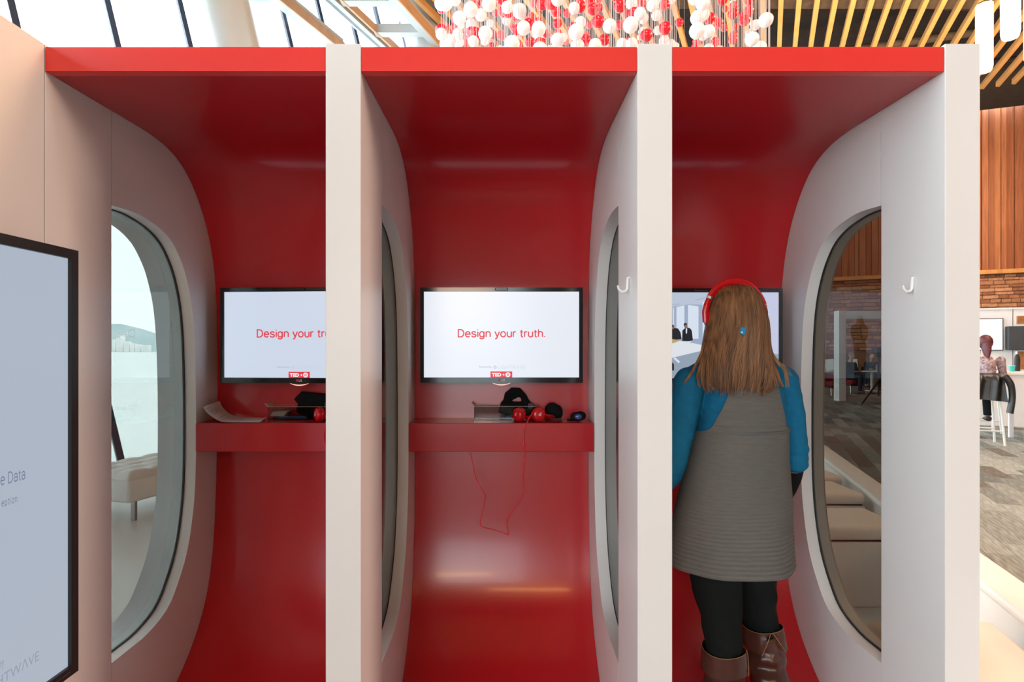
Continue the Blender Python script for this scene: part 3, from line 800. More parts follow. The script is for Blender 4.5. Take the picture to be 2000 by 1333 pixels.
television((579 + 6 - U0) * 2.585 / F, 2.585, 1.47 + 0.067, 'flat television on the left booth wall, its headline cut off by the pillar', yaw=-0.07, lit=SCREEN_SIDE)
television((979.5 - U0) * 2.6 / F, 2.6, EYE + (V0 - 655) * 2.6 / F, 'flat television showing its whole headline, in the middle booth')
television((1369 - U0) * 2.6 / F, 2.6, EYE + (V0 - 656.5) * 2.6 / F, 'flat television showing a meeting room film behind the woman', film=True)

# tall display on the left wall: built facing -Y in its own frame and turned to face +X
dx = -1.214
t = thing('display', (dx, 1.26, 1.1585), 'tall flat display with black frame on the left wall, cut by the frame', 'display', rz=PI / 2)
W, H = 0.68, 1.181
part('housing', MB().box(-W / 2, W / 2, 0.0, 0.06, -H / 2, H / 2), BLACK, t, local=True, bevel=0.004)
bz = MB(); b_ = 0.026
bz.box(-W / 2, W / 2, -0.012, 0, H / 2 - b_, H / 2); bz.box(-W / 2, W / 2, -0.012, 0, -H / 2, -H / 2 + b_)
bz.box(-W / 2, -W / 2 + b_, -0.012, 0, -H / 2 + b_, H / 2 - b_); bz.box(W / 2 - b_, W / 2, -0.012, 0, -H / 2 + b_, H / 2 - b_)
part('bezel', bz, BLACK, t, local=True)
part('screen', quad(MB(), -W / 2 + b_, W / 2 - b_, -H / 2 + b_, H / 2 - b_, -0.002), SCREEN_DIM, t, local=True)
part('wall_mount', MB().box(-0.2, 0.2, 0.06, 0.1535, -0.25, 0.25), BLACK, t, local=True)
zc = 1.1585
def dy(u): return (dx * F / (u - U0)) - 1.26
stroke_writing('headline', 'e Data', INK_BLUE, t, dy(46), 1.146 - zc, 0.070, -0.004, pen=0.085, zs=0.036, right=True)
stroke_writing('subtitle', 'eption', INK_BLUE, t, dy(30.5), 1.094 - zc, 0.044, -0.004, pen=0.085, gap=0.13, zs=0.023, right=True)
writing('credit', 'Powered by', INK_PALE, t, dy(5), 0.716 - zc, width=0.085, height=0.026, y=-0.004, align='r')
writing('credit_name', 'LIGHTW\u039bVE', INK_PALE, t, dy(73), 0.679 - zc, width=0.168, height=0.026, y=-0.004, align='r')
writing('frame_lettering', '\u2014 \u2014\u2014', STEEL, t, W / 2 - 0.055, -H / 2 + b_ / 2, width=0.05, y=-0.0125)
# ------------------------------------------------------------------ things on the shelves
ZS = 1.1485
PAPER = mat('paper', (0.74, 0.70, 0.66), 0.7, var=0.02)
PRINT = mat('grey_print', (0.30, 0.27, 0.27), 0.8, var=0.1)
t = thing('paper_sheet', (-1.2, 2.59, ZS), 'curled sheet of printed paper at the left end of the left shelf', 'paper')
ppf = catmull([P(395.8, 795.5, 2.512), P(402, 804.5, 2.512), P(410, 812, 2.512), P(425, 821.5, 2.512), P(440, 825.2, 2.512), P(473, 825.7, 2.512), P(508, 825.9, 2.512)], 5)
ppb = catmull([P(428.8, 783.5, 2.66), P(432, 791.5, 2.66), P(437, 798.8, 2.66), P(450.5, 810, 2.66), P(470, 815.6, 2.66), P(500, 816.3, 2.66), P(521, 816.3, 2.66)], 5)
n = len(ppf)
def sheet_pt(i, j, off=0.0):
    i0 = min(int(i), n - 2); f = i - i0
    a = ppf[i0].lerp(ppf[i0 + 1], f); b = ppb[i0].lerp(ppb[i0 + 1], f)
    d = ppf[min(i0 + 1, n - 1)] - ppf[i0]; nn = Vector((-d.z, 0, d.x)).normalized()
    return a.lerp(b, j) + nn * (off + 0.0006)
mb = MB()
mb.grid(n - 1, 6, lambda a, b: sheet_pt(a * (n - 1), b)); mb.grid(n - 1, 6, lambda a, b: sheet_pt(a * (n - 1), b, 0.0005))
part('sheet', mb, PAPER, t, smooth=True, angle=80)
pr = MB()
for k, (i, j0, j1) in enumerate(((1.2, 0.45, 0.62), (3.2, 0.12, 0.34), (5.2, 0.12, 0.8), (6.1, 0.12, 0.85), (7.0, 0.12, 0.8), (7.9, 0.12, 0.85), (8.8, 0.12, 0.8), (9.7, 0.12, 0.84), (10.6, 0.12, 0.5), (14, 0.12, 0.8), (16, 0.12, 0.85), (18, 0.12, 0.7), (21, 0.12, 0.8), (23, 0.12, 0.6))):
    hw = 0.22 if k == 1 else 0.10
    pr.grid(1, 6, lambda a, b: sheet_pt(i + (a - 0.5) * 2 * hw, j0 + (j1 - j0) * b, 0.0012))
part('print', pr, PRINT, t, 'faint lines of small print')

def acrylic_box(x0, x1, y0, y1, h, label):
    t = thing('acrylic_tray', ((x0 + x1) / 2, (y0 + y1) / 2, ZS), label, 'tray', 'clear trays on the shelves')
    th = 0.003
    mb = MB().box(x0, x1, y0, y0 + th, ZS, ZS + h).box(x0, x1, y1 - th, y1, ZS, ZS + h).box(x1 - th, x1, y0 + th, y1 - th, ZS, ZS + h).box(x0, x0 + th, y0 + th, y1 - th, ZS, ZS + h)
    part('side_wall', mb, ACRYLIC, t)
    part('bottom', MB().box(x0 + th, x1 - th, y0 + th, y1 - th, ZS, ZS + th), ACRYLIC, t)
    pol = mat('polished_acrylic_edge', (0.62, 0.50, 0.42), 0.25, var=0.05)
    rim = MB()
    rim.box(x0, x1, y0 - 0.0003, y0 + th + 0.0003, ZS + h, ZS + h + 0.0013).box(x0, x1, y1 - th, y1, ZS + h, ZS + h + 0.0013).box(x0, x0 + th, y0 + th, y1 - th, ZS + h, ZS + h + 0.0013).box(x1 - th, x1, y0 + th, y1 - th, ZS + h, ZS + h + 0.0013)
    part('rim', rim, pol, t, 'bright polished upper edge')
    lip = MB(); vs = []
    for y in (y0, y1):
        vs += [(x0 + 0.001, y, ZS + h), (x0 + 0.004, y, ZS + h), (x0 - 0.011, y, ZS + h + 0.016), (x0 - 0.014, y, ZS + h + 0.016)]
    lip.add(vs, [(0, 1, 2, 3), (4, 7, 6, 5), (0, 3, 7, 4), (1, 5, 6, 2), (3, 2, 6, 7)])
    part('lip', lip, pol, t)
    return t
s25 = 2.55 / F; s26 = 2.61 / F
acrylic_box((523 - U0) * s26, (645 - U0) * s26, 2.606, 2.688, 0.060, 'clear acrylic tray on the left shelf beside the curled paper')
acrylic_box((926 - U0) * s26, (1048 - U0) * s26, 2.606, 2.688, 0.062, 'clear acrylic tray on the middle shelf behind the red headphones')
# what lies in the trays
CARD = mat('grey_card', (0.42, 0.38, 0.34), 0.6, var=0.1)
xa = (528 - U0) * s26
mb = MB()
for k in range(5): mb.box(xa + 0.002 * k, xa + 0.062 + 0.003 * k, 2.612 + 0.001 * k, 2.668, ZS + 0.0185 + 0.004 * k, ZS + 0.0217 + 0.004 * k)
solo('card_stack', mb, CARD, 'small stack of grey cards inside the clear tray on left shelf', 'card')
PHONE = mat('black_device', (0.01, 0.012, 0.02), 0.25, var=0.1); BLUE = mat('blue_plastic', (0.01, 0.07, 0.26), 0.3, var=0.1)
def slim(x0, x1, label):
    t = thing('slim_device', ((x0 + x1) / 2, 2.63, ZS + 0.0032), label, 'device', 'slim devices in the clear trays')
    part('body', MB().box(x0, x1, 2.612, 2.618 + 0.03, ZS + 0.0032, ZS + 0.0125), PHONE, t, bevel=0.002)
    part('blue_strip', MB().box(x0 + 0.03, x1 - 0.012, 2.6115, 2.618 + 0.029, ZS + 0.0126, ZS + 0.0178), BLUE, t, 'glossy blue edge strip', bevel=0.0015)
slim((532 - U0) * s26, (600 - U0) * s26, 'slim black and blue device lying in the left clear tray')
slim((976 - U0) * s26, (1006 - U0) * s26 + 0.03, 'slim blue device lying in the middle clear tray')

CLOTH = mat('black_cloth', (0.006, 0.007, 0.009), 0.9, spec=0.15, bump=0.25, scale=30)
def strap_bundle(dx, label, flat=False, rz=0.0):
    # soft black strap bundle: a squashed coil with an upright loop
    cx, cy = (1008 - U0) * 2.655 / F + dx, 2.664
    t = thing('strap_bundle', (cx, cy, ZS), label, 'strap', 'black strap bundles on the shelves', rz=0)
    mb = MB()
    W_ = 0.088
    mb.tube([(cx - W_ + 0.012, cy + 0.004, ZS + 0.055), (cx - 0.04, cy, ZS + 0.045), (cx + 0.03, cy, ZS + 0.044), (cx + W_ - 0.014, cy + 0.004, ZS + 0.05)], [(0.020, 0.028), (0.020, 0.036), (0.020, 0.036), (0.020, 0.030)], 14)
    mb.ball((cx - 0.03, cy, ZS + 0.044), 0.05, 0.020, 0.026); mb.ball((cx + 0.04, cy, ZS + 0.044), 0.05, 0.020, 0.026)
    if flat:
        mb.tube([(cx - 0.076, cy, ZS + 0.075), (cx - 0.05, cy, ZS + 0.105), (cx - 0.01, cy, ZS + 0.098), (cx + 0.04, cy, ZS + 0.095), (cx + 0.075, cy, ZS + 0.07)], [(0.018, 0.026)] * 5, 12)
        mb.tube([(cx - 0.05, cy, ZS + 0.10), (cx - 0.035, cy, ZS + 0.06)], [(0.02, 0.03)] * 2, 10); mb.tube([(cx, cy, ZS + 0.09), (cx, cy, ZS + 0.06)], [(0.02, 0.05)] * 2, 10)
    else:
        mb.tube([(cx - 0.045, cy, ZS + 0.07), (cx - 0.038, cy, ZS + 0.112), (cx - 0.015, cy, ZS + 0.128), (cx + 0.012, cy, ZS + 0.127), (cx + 0.034, cy, ZS + 0.105), (cx + 0.05, cy, ZS + 0.07)], [(0.016, 0.019), (0.016, 0.017), (0.017, 0.019), (0.016, 0.018), (0.016, 0.016), (0.016, 0.018)], 12)
        mb.tube([(cx - 0.03, cy, ZS + 0.09), (cx, cy, ZS + 0.105), (cx + 0.015, cy, ZS + 0.115)], [(0.010, 0.010)] * 3, 10)
    o = part('strap', mb, CLOTH, t); remesh(o, 0.004, 4)
    part('buckle', MB().box(cx + 0.055, cx + 0.082, cy - 0.026, cy - 0.018, ZS + 0.05, ZS + 0.075), BLACK, t, bevel=0.003)
    return t
strap_bundle(0.0, 'bundled black fabric strap with raised loop standing in the middle tray')
strap_bundle(-0.945, 'bundled black fabric strap heaped in the left tray', flat=True)

# red headphones lying on a shelf
HRED = mat('headphone_red', (0.60, 0.006, 0.012), 0.25, var=0.05, coat=0.2)
HDARK = mat('headphone_cushion', (0.22, 0.004, 0.008), 0.6, var=0.1)
def cup(c, axis, r, parent):
    c = Vector(c); a = Vector(axis).normalized(); up = Vector((0, 0, 1))
    def cyl(d0, d1, r0, r1): return MB().tube([c + a * d0, c + a * (d0 * 0.6 + d1 * 0.4), c + a * d1], [r0, (r0 + r1) / 2 + 0.0008, r1], 28)
    sh = MB().tube([c + a * q for q in (0.0, 0.008, 0.014, 0.018, 0.020)], [r * 0.98, r, r * 0.96, r * 0.82, r * 0.55], 28)
    s_ = part('ear_cup', sh, HRED, parent, smooth=True, angle=60)
    part('ear_cushion', MB().tube([c - a * q for q in (-0.001, 0.004, 0.010, 0.015, 0.018)], [r * 0.9, r, r * 1.04, r * 0.98, r * 0.78], 28), HRED, parent, smooth=True, angle=60)
    part('cup_ring', MB().tube([c + a * q for q in (-0.0015, 0.0005, 0.0025)], [r * 1.02, r * 1.035, r * 1.02], 28), HDARK, parent, smooth=True)
    # round white letter mark on the outside of the cup
    ri = a.cross(up).normalized(); uu = ri.cross(a).normalized(); mk = MB(); q = c + a * 0.0204; nseg = 14
    vs = []
    for j in range(nseg):
        an = 2 * PI * j / nseg; d = ri * math.cos(an) + uu * math.sin(an)
        vs += [q + d * 0.0058, q + d * 0.0030]
    mk.add(vs, [(2 * j, 2 * ((j + 1) % nseg), 2 * ((j + 1) % nseg) + 1, 2 * j + 1) for j in range(nseg)])
    e = [q - ri * 0.0058, q - ri * 0.0034, q - ri * 0.0034 + uu * 0.0115, q - ri * 0.0058 + uu * 0.0115]
    mk.add(e, [(0, 1, 2, 3)])
    part('letter_mark', mk, LGWHITE, s_, 'white round letter b mark')
def headphones(dx, label, n_cups=2):
    t = thing('headphones', ((1040 - U0) * s25 + dx, 2.55, ZS), label, 'headphones', 'red headphones on the shelves')
    r = 0.0305
    ca = Vector(((1014 - U0) * s25 + dx, 2.556, ZS + r * 1.04)); cb = Vector(((1052 - U0) * s25 + dx, 2.556, ZS + r * 1.04))
    cup(ca, (-0.80, -0.60, 0.0), r, t); cup(cb, (0.25, -0.95, 0.03), r, t)
    # sliders and head band lying back on the shelf
    part('slider', MB().tube([cb + Vector((0.018, 0.0, 0.0)), cb + Vector((0.045, 0.004, -0.004)), cb + Vector((0.060, 0.012, -0.006))], [(0.014, 0.005), (0.013, 0.004), (0.011, 0.004)], 10), HRED, t, smooth=True)
    pts = catmull([cb + Vector((0.058, 0.012, -0.006)), cb + Vector((0.066, 0.026, -0.012)), cb + Vector((0.045, 0.036, -0.016)), Vector(((ca.x + cb.x) / 2, 2.594, ZS + 0.014)), ca + Vector((-0.018, 0.036, -0.014)), ca + Vector((-0.022, 0.022, -0.008)), ca + Vector((-0.004, 0.012, 0.0))], 5)
    part('head_band', MB().tube(pts, [(0.011, 0.004)] * len(pts), 10), HRED, t, smooth=True)
    return t, cb
hp2, cb = headphones(0.0, 'red headphones lying on the middle shelf with a hanging red cable')
hp1, cb1 = headphones(-0.897, 'red headphones on the left shelf, half hidden by the pillar')
CAB = mat('red_cable', (0.80, 0.02, 0.04), 0.4, var=0.05)
cl = [P(1042, 806, 2.530), P(1034, 816, 2.512), P(1029, 826, 2.4985), P(1025.5, 838, 2.4975), P(1023.5, 850, 2.4975), P(1022.5, 862, 2.4975), P(1025, 876, 2.4975), P(1025, 900, 2.494), P(1021.5, 930, 2.49), P(1023, 962, 2.49), P(1013, 982, 2.49), P(998, 1004, 2.49), P(990.5, 1018, 2.49), P(991.5, 1034, 2.49), P(992.5, 1045, 2.492), P(985, 1042, 2.495), P(966, 1036, 2.50), P(946, 1031, 2.503), P(938, 1025, 2.503), P(941, 1006, 2.505), P(945, 990, 2.507), P(948, 968, 2.51), P(939, 953, 2.512), P(930, 935, 2.514), P(925, 912, 2.516), P(920, 890, 2.52), P(917.5, 881.5, 2.524)]
cl = [cb + Vector((-0.012, -0.012, 0.005))] + cl
part('cable', MB().tube(catmull(cl, 5), 0.0021, 8), CAB, hp2, smooth=True)
part('inline_control', MB().tube([P(1022.8, 857, 2.4965), P(1022.6, 860, 2.4965), P(1023, 870, 2.4965), P(1023.6, 873, 2.4965)], [0.003, 0.0046, 0.0046, 0.003], 10), CAB, hp2, smooth=True)
cl1 = [cb1 + Vector((-0.012, -0.012, 0.005)), P(641, 816, 2.512), P(636.5, 828, 2.4985), P(634, 842, 2.4975), P(633, 858, 2.4975), P(636, 872, 2.4975), P(638, 890, 2.49), P(640, 960, 2.49), P(652, 1010, 2.49), P(668, 1000, 2.49), P(664, 930, 2.50), P(662, 885, 2.52)]
part('cable', MB().tube(catmull(cl1, 5), 0.0021, 8), CAB, hp1, smooth=True)
# fuzzy black pad and black clip with blue lens
t = thing('foam_pad', (P(1081, 806, 2.64).x, 2.64, ZS), 'fuzzy round black pad right of the red headphones on the middle shelf', 'pad')
mb = MB(); c = P(1081, 806, 2.64); c.z = ZS + 0.036
mb.ball((c.x - 0.006, c.y, c.z + 0.006), 0.034, 0.024, 0.036); mb.ball((c.x + 0.014, c.y, c.z - 0.002), 0.030, 0.026, 0.034); mb.ball((c.x + 0.018, c.y + 0.004, c.z - 0.014), 0.026, 0.024, 0.022); mb.ball((c.x - 0.022, c.y, c.z + 0.014), 0.018, 0.02, 0.018)
o = part('cushion', mb, CLOTH, t); remesh(o, 0.003, 3)
part('pad_base', MB().box(c.x - 0.02, c.x + 0.034, c.y - 0.022, c.y + 0.022, ZS, ZS + 0.006), BLACK, t, bevel=0.002)
t = thing('sensor_band', (P(1128, 815, 2.56).x, 2.56, ZS), 'small black sensor band with round blue lens at the right end of middle shelf', 'sensor band')
c = P(1128, 815, 2.56); c.z = ZS + 0.022
mb = MB(); mb.ball(c, 0.034, 0.022, 0.0215); mb.ball((c.x + 0.012, c.y + 0.004, c.z + 0.003), 0.028, 0.02, 0.021); mb.ball((c.x - 0.03, c.y - 0.006, ZS + 0.007), 0.022, 0.012, 0.006)
o = part('band', mb, CLOTH, t); remesh(o, 0.0025, 3)
part('lens', MB().ball((c.x + 0.001, c.y - 0.0185, c.z + 0.001), 0.0155, 0.006, 0.012), mat('blue_lens', (0.03, 0.10, 0.32), 0.15, color2=(0.10, 0.07, 0.22), scale=60), t, 'shiny round blue lens', smooth=True)
part('lens_ring', MB().tube([(c.x + 0.001 + 0.0165 * math.cos(a * PI / 10), c.y - 0.019, c.z + 0.001 + 0.013 * math.sin(a * PI / 10)) for a in range(20)], 0.0012, 6, closed=True), BLACK, t, smooth=True)

# ------------------------------------------------------------------ the woman
SKIN = mat('skin', (0.62, 0.36, 0.27), 0.5, var=0.05, scale=20, sub=0.1)
TEAL = mat('teal_jersey', (0.006, 0.135, 0.27), 0.8, spec=0.2, var=0.10, scale=40, bump=0.15)
KNIT = mat('grey_knit', (0.138, 0.134, 0.127), 0.9, spec=0.15, var=0.08, scale=25, stretch=(1, 1, 8), bump=0.35, bscale=160)
PANTS = mat('black_trousers', (0.007, 0.010, 0.010), 0.85, spec=0.15, var=0.15, scale=20)
BOOT = mat('brown_boot_leather', (0.070, 0.022, 0.015), 0.30, var=0.25, scale=8, bump=0.2, bscale=25)
BOOTD = mat('boot_sole', (0.03, 0.02, 0.015), 0.6, var=0.1)
STITCH = mat('tan_stitching', (0.45, 0.26, 0.10), 0.6, var=0.1)
HAIR = mat('brown_hair', (0.085, 0.038, 0.018), 0.42, color2=(0.31, 0.150, 0.065), scale=1.6, stretch=(55, 25, 1.6), spec=0.35)
GLOVE = mat('black_glove', (0.006, 0.006, 0.007), 0.8, spec=0.2, var=0.1)

PSI = math.radians(13)
RT = [(1.435, .842, 2.035, .066, .060), (1.405, .842, 2.035, .098, .074), (1.37, .840, 2.03, .135, .094), (1.33, .838, 2.03, .156, .110), (1.28, .837, 2.03, .166, .122), (1.20, .834, 2.03, .166, .129), (1.165, .832, 2.03, .166, .131), (1.073, .823, 2.03, .176, .136), (.963, .816, 2.03, .190, .146), (.871, .808, 2.032, .201, .156), (.78, .806, 2.035, .211, .165), (.712, .807, 2.035, .217, .170)]
def torso_pt(z, tt, grow=0.0):
    cx, cy, rx, ry = lerp_table(RT, z)
    e = 0.88
    st, ct = math.sin(tt), math.cos(tt)
    a = (rx + grow) * math.copysign(abs(st) ** e, st); b = (ry + grow) * math.copysign(abs(ct) ** e, ct)
    return Vector((cx + a * math.cos(PSI) + b * math.sin(PSI), cy + a * math.sin(PSI) - b * math.cos(PSI), z))
def hand(mb, w_, fwd, nrm, side, s=1.0):
    "palm with four unequal bent fingers and a thumb; fwd: knuckle direction, nrm: out of the back of the hand"
    f = Vector(fwd).normalized(); n_ = Vector(nrm); n_ = (n_ - f * n_.dot(f)).normalized(); r = f.cross(n_) * side
    w_ = Vector(w_)
    mb.tube([w_ - f * 0.012, w_ + f * 0.02, w_ + f * 0.055 * s, w_ + f * 0.088 * s], [(0.026 * s, 0.021 * s), (0.031 * s, 0.019 * s), (0.040 * s, 0.016 * s), (0.041 * s, 0.014 * s)] if abs(f.cross(Vector((0, 0, 1))).normalized().dot(r)) > 0.6 else [(0.021 * s, 0.026 * s), (0.019 * s, 0.031 * s), (0.016 * s, 0.040 * s), (0.014 * s, 0.041 * s)], 12)
    for k, (o, ln) in enumerate(((-0.031, 0.070), (-0.0105, 0.080), (0.0105, 0.075), (0.031, 0.058))):
        b = w_ + f * (0.082 - 0.006 * (k == 3)) * s + r * o * s; p = [b - f * 0.02 * s]; d = f.copy(); ang = 0.25
        p.append(b)
        for q in (0.45, 0.32, 0.23):
            d = (f * math.cos(ang) - n_ * math.sin(ang)); p.append(p[-1] + d * ln * q * s); ang += 0.45
        mb.tube(p, [0.0098 * s, 0.0096 * s, 0.009 * s, 0.0083 * s, 0.0068 * s], 8)
    tb = w_ + f * 0.025 * s - r * 0.030 * s
    td = (f * 0.75 - r * 0.55 - n_ * 0.35).normalized(); td2 = (f * 0.95 - r * 0.1 - n_ * 0.35).normalized()
    mb.tube([tb + r * 0.012 * s, tb + td * 0.02 * s, tb + td * 0.042 * s, tb + td * 0.042 * s + td2 * 0.03 * s], [0.014 * s, 0.0135 * s, 0.0112 * s, 0.008 * s], 9)

wom = thing('person', (0.84, 2.05, 0.012), 'woman seen from behind in grey knit tunic, teal sleeves and brown boots', 'person')
HC = Vector((0.818, 2.052, 1.588))
ARM_R = [Vector((1.003, 2.062, 1.355)), Vector((1.026, 2.048, 1.23)), Vector((1.037, 2.042, 1.085)), Vector((1.048, 2.090, 1.005)), Vector((1.058, 2.165, 0.905))]
ARM_L = [Vector((0.640, 1.99, 1.355)), Vector((0.615, 1.985, 1.22)), Vector((0.575, 1.99, 1.05)), Vector((0.585, 2.09, 1.00)), Vector((0.62, 2.20, 0.965))]
LEG_L = [Vector((0.755, 2.03, 0.86)), Vector((0.736, 2.0, 0.69)), Vector((0.754, 1.995, 0.54)), Vector((0.765, 1.995, 0.42)), Vector((0.767, 2.0, 0.30)), Vector((0.767, 1.99, 0.106))]
LEG_R = [Vector((0.885, 2.07, 0.86)), Vector((0.912, 2.11, 0.69)), Vector((0.943, 2.135, 0.52)), Vector((0.965, 2.14, 0.43)), Vector((0.975, 2.125, 0.30)), Vector((0.975, 2.055, 0.118))]
# one continuous body: head with face, neck, trunk, arms with hands, legs with feet
mb = MB()
mb.ball(HC + Vector((0, -0.01, 0.03)), 0.074, 0.092, 0.082, 20, 14); mb.ball(HC + Vector((0, 0.018, -0.03)), 0.062, 0.074, 0.082, 20, 14)
mb.tube([HC + Vector((0, 0.088, 0.012)), HC + Vector((0, 0.104, -0.012)), HC + Vector((0, 0.108, -0.026))], [0.009, 0.013, 0.012], 8)
for sx in (-1, 1):
    mb.ball(HC + Vector((sx * 0.075, 0.0, -0.01)), 0.010, 0.020, 0.032, 10, 8)
    mb.ball(HC + Vector((sx * 0.03, 0.085, 0.0)), 0.015, 0.010, 0.009, 10, 8)
    mb.ball(HC + Vector((sx * 0.04, 0.072, -0.03)), 0.022, 0.016, 0.018, 10, 8)
mb.ball(HC + Vector((0, 0.090, -0.055)), 0.024, 0.010, 0.006, 10, 8); mb.ball(HC + Vector((0, 0.089, -0.064)), 0.020, 0.010, 0.006, 10, 8); mb.ball(HC + Vector((0, 0.075, -0.095)), 0.022, 0.02, 0.016, 10, 8)
mb.tube([HC + Vector((0, 0.0, -0.06)), (0.832, 2.035, 1.46), (0.84, 2.035, 1.40)], [0.058, 0.054, 0.068], 16)
mb.rings([[torso_pt(z, 2 * PI * j / 28, -0.016) for j in range(28)] for z in (1.43, 1.40, 1.36, 1.30, 1.22, 1.14, 1.05, 0.95, 0.87, 0.82)])
for A, r_ in ((ARM_R, 1), (ARM_L, 1)):
    mb.tube(A, [0.046, 0.044, 0.038, 0.033, 0.025], 12); mb.ball(A[0], 0.047)
for Lg in (LEG_L, LEG_R):
    mb.tube(Lg, [0.093, 0.078, 0.055, 0.052, 0.045, 0.036], 14)
    a = Lg[-1]; mb.tube([a + Vector((0, -0.02, -0.03)), a + Vector((0.004, 0.06, -0.055)), a + Vector((0.01, 0.14, -0.066))], [(0.032, 0.034), (0.036, 0.026), (0.03, 0.014)], 12)
o = part('body', mb, SKIN, wom, 'bare skin of the face, neck and forearm')
mh = MB()
hand(mb, ARM_R[-1], (0.02, 0.9, -0.4), (0.8, 0.1, 0.5), 1); hand(mb, ARM_L[-1], (0.25, 0.95, -0.1), (-0.75, 0.1, 0.5), -1)
old = o.data; o.data = make_mesh('body', mb, SKIN); bpy.data.meshes.remove(old)
remesh(o, 0.005, 5)
# face: eyes, brows and lips as their own small pieces
EYEW = mat('eye_white', (0.75, 0.73, 0.70), 0.3, var=0.02); IRIS = mat('brown_iris', (0.05, 0.03, 0.02), 0.2, var=0.1); LIPS = mat('lips', (0.42, 0.13, 0.11), 0.45, var=0.05)
for sx in (-1, 1):
    e = part('eye', MB().ball(HC + Vector((sx * 0.03, 0.0895, 0.0)), 0.0125, 0.008, 0.0065, 12, 8), EYEW, wom, smooth=True)
    part('iris', MB().ball(HC + Vector((sx * 0.03, 0.0965, 0.0)), 0.005, 0.0018, 0.005, 10, 8), IRIS, e, smooth=True)
    part('eyebrow', MB().tube([HC + Vector((sx * q, 0.093 - abs(q - 0.03) * 0.35, 0.020 + 0.15 * (q - 0.012) - 4 * (q - 0.012) ** 2)) for q in (0.012, 0.022, 0.032, 0.044)], [0.0016, 0.0026, 0.0024, 0.001], 6), HAIR, wom, smooth=True)
part('lips', MB().ball(HC + Vector((0, 0.0965, -0.056)), 0.021, 0.005, 0.0042, 12, 8).ball(HC + Vector((0, 0.0955, -0.0635)), 0.017, 0.005, 0.0045, 12, 8), LIPS, wom, smooth=True)

# teal shirt: trunk, shoulders and sleeves pushed up to the elbow
mb = MB()
zs_ = [1.428, 1.40, 1.37, 1.33, 1.28, 1.22, 1.16, 1.10, 1.03, 0.96, 0.90, 0.86]
mb.rings([[torso_pt(z, 2 * PI * j / 36, -0.007) for j in range(36)] for z in zs_])
NB = Vector((0.838, 2.03, 1.425))
for A, sgn in ((ARM_R, 1), (ARM_L, -1)):
    mb.tube([NB + Vector((sgn * 0.015, 0, 0.006)), NB.lerp(A[0], 0.45) + Vector((0, 0, 0.020)), A[0] + Vector((-sgn * 0.012, 0, 0.006))], [0.048, 0.050, 0.050], 16)
    mb.ball(A[0], 0.055, 0.056, 0.056, 18, 12)
    if sgn > 0: path = A[:3] + [A[2].lerp(A[3], 0.22)]
    else: path = A[:4] + [A[3].lerp(A[4], 0.6)]
    pp = catmull(path, 8); rr = []
    for i, p in enumerate(pp):
        f = i / (len(pp) - 1); r = 0.054 + (0.0435 - 0.054) * min(1, f * 1.25)
        if sgn > 0 and f > 0.55: r += 0.0028 * math.sin(i * 2.4) + 0.001
        rr.append(r)
    mb.tube(pp, rr, 18)
o = part('shirt', mb, TEAL, wom, 'close fitting teal shirt with pushed up sleeves')
remesh(o, 0.005, 5)
displace(o, lambda q: noise.noise(Vector((q.x * 14, q.y * 14, q.z * 38))) * 0.0028 + noise.noise(q * 9) * 0.003)
# creases under the left shoulder blade are in the relief above; forearm skin and black glove follow
mb = MB()
A = ARM_R
mb.tube([A[2].lerp(A[3], 0.50), A[3], A[3].lerp(A[4], 0.5), A[4] + Vector((0.001, 0.012, -0.006))], [0.0375, 0.036, 0.033, 0.0285], 16)
hand(mb, A[4], (0.02, 0.9, -0.4), (0.8, 0.1, 0.5), 1, 1.06)
o = part('glove', mb, GLOVE, wom, 'long black glove on the right hand'); remesh(o, 0.0035, 3)

# grey tunic: full ring below the arm holes, narrow yoke above them
EDGE = [(1.442, 1424, 1505), (1.416, 1424, 1507), (1.373, 1425, 1513), (1.330, 1424, 1522), (1.320, 1423, 1523), (1.271, 1411, 1529), (1.247, 1403, 1532), (1.216, 1394, 1535), (1.204, 1388, 1537.5), (1.197, 1383, 1541), (1.192, 1376, 1547), (1.189, 1367, 1552)]
def u_of(p): return U0 + F * p.x / p.y
def find_t(z, u, lo, hi):
    for _ in range(40):
        m = (lo + hi) / 2
        if u_of(torso_pt(z, m, 0.004)) < u: lo = m
        else: hi = m
    return (lo + hi) / 2
def knit_r(z, tt):
    g = 0.004
    low = min(1, max(0, (0.98 - z) / 0.22)); g += (0.0002 + 0.00095 * low) * math.sin((z - 0.7) * 2 * PI / (0.0135 + 0.002 * low))
    if abs(z - 1.212) < 0.0025: g -= 0.004
    hemf = min(1, max(0, (0.95 - z) / 0.24)); g += hemf * (0.009 * math.sin(3 * tt + 0.8) + 0.004 * math.sin(7 * tt))
    g += 0.003 * noise.noise(Vector((math.sin(tt) * 3, math.cos(tt) * 3, z * 6)))
    return g
rows = []; z = 0.712
while z < 1.189: rows.append(z); z += 0.0026
NT = 110
mb = MB()
rg = [[torso_pt(z, -PI + 2 * PI * j / NT, knit_r(z, -PI + 2 * PI * j / NT)) for j in range(NT)] for z in rows]
inn = [[torso_pt(z, -PI + 2 * PI * j / NT, knit_r(z, -PI + 2 * PI * j / NT) - 0.004) for j in range(NT)] for z in rows[:12]]
mb.rings(rg, cap=False); mb.rings([inn[-1]] + inn[::-1][1:] + [rg[0]], cap=False)
zz = 1.1775; M_ = 44
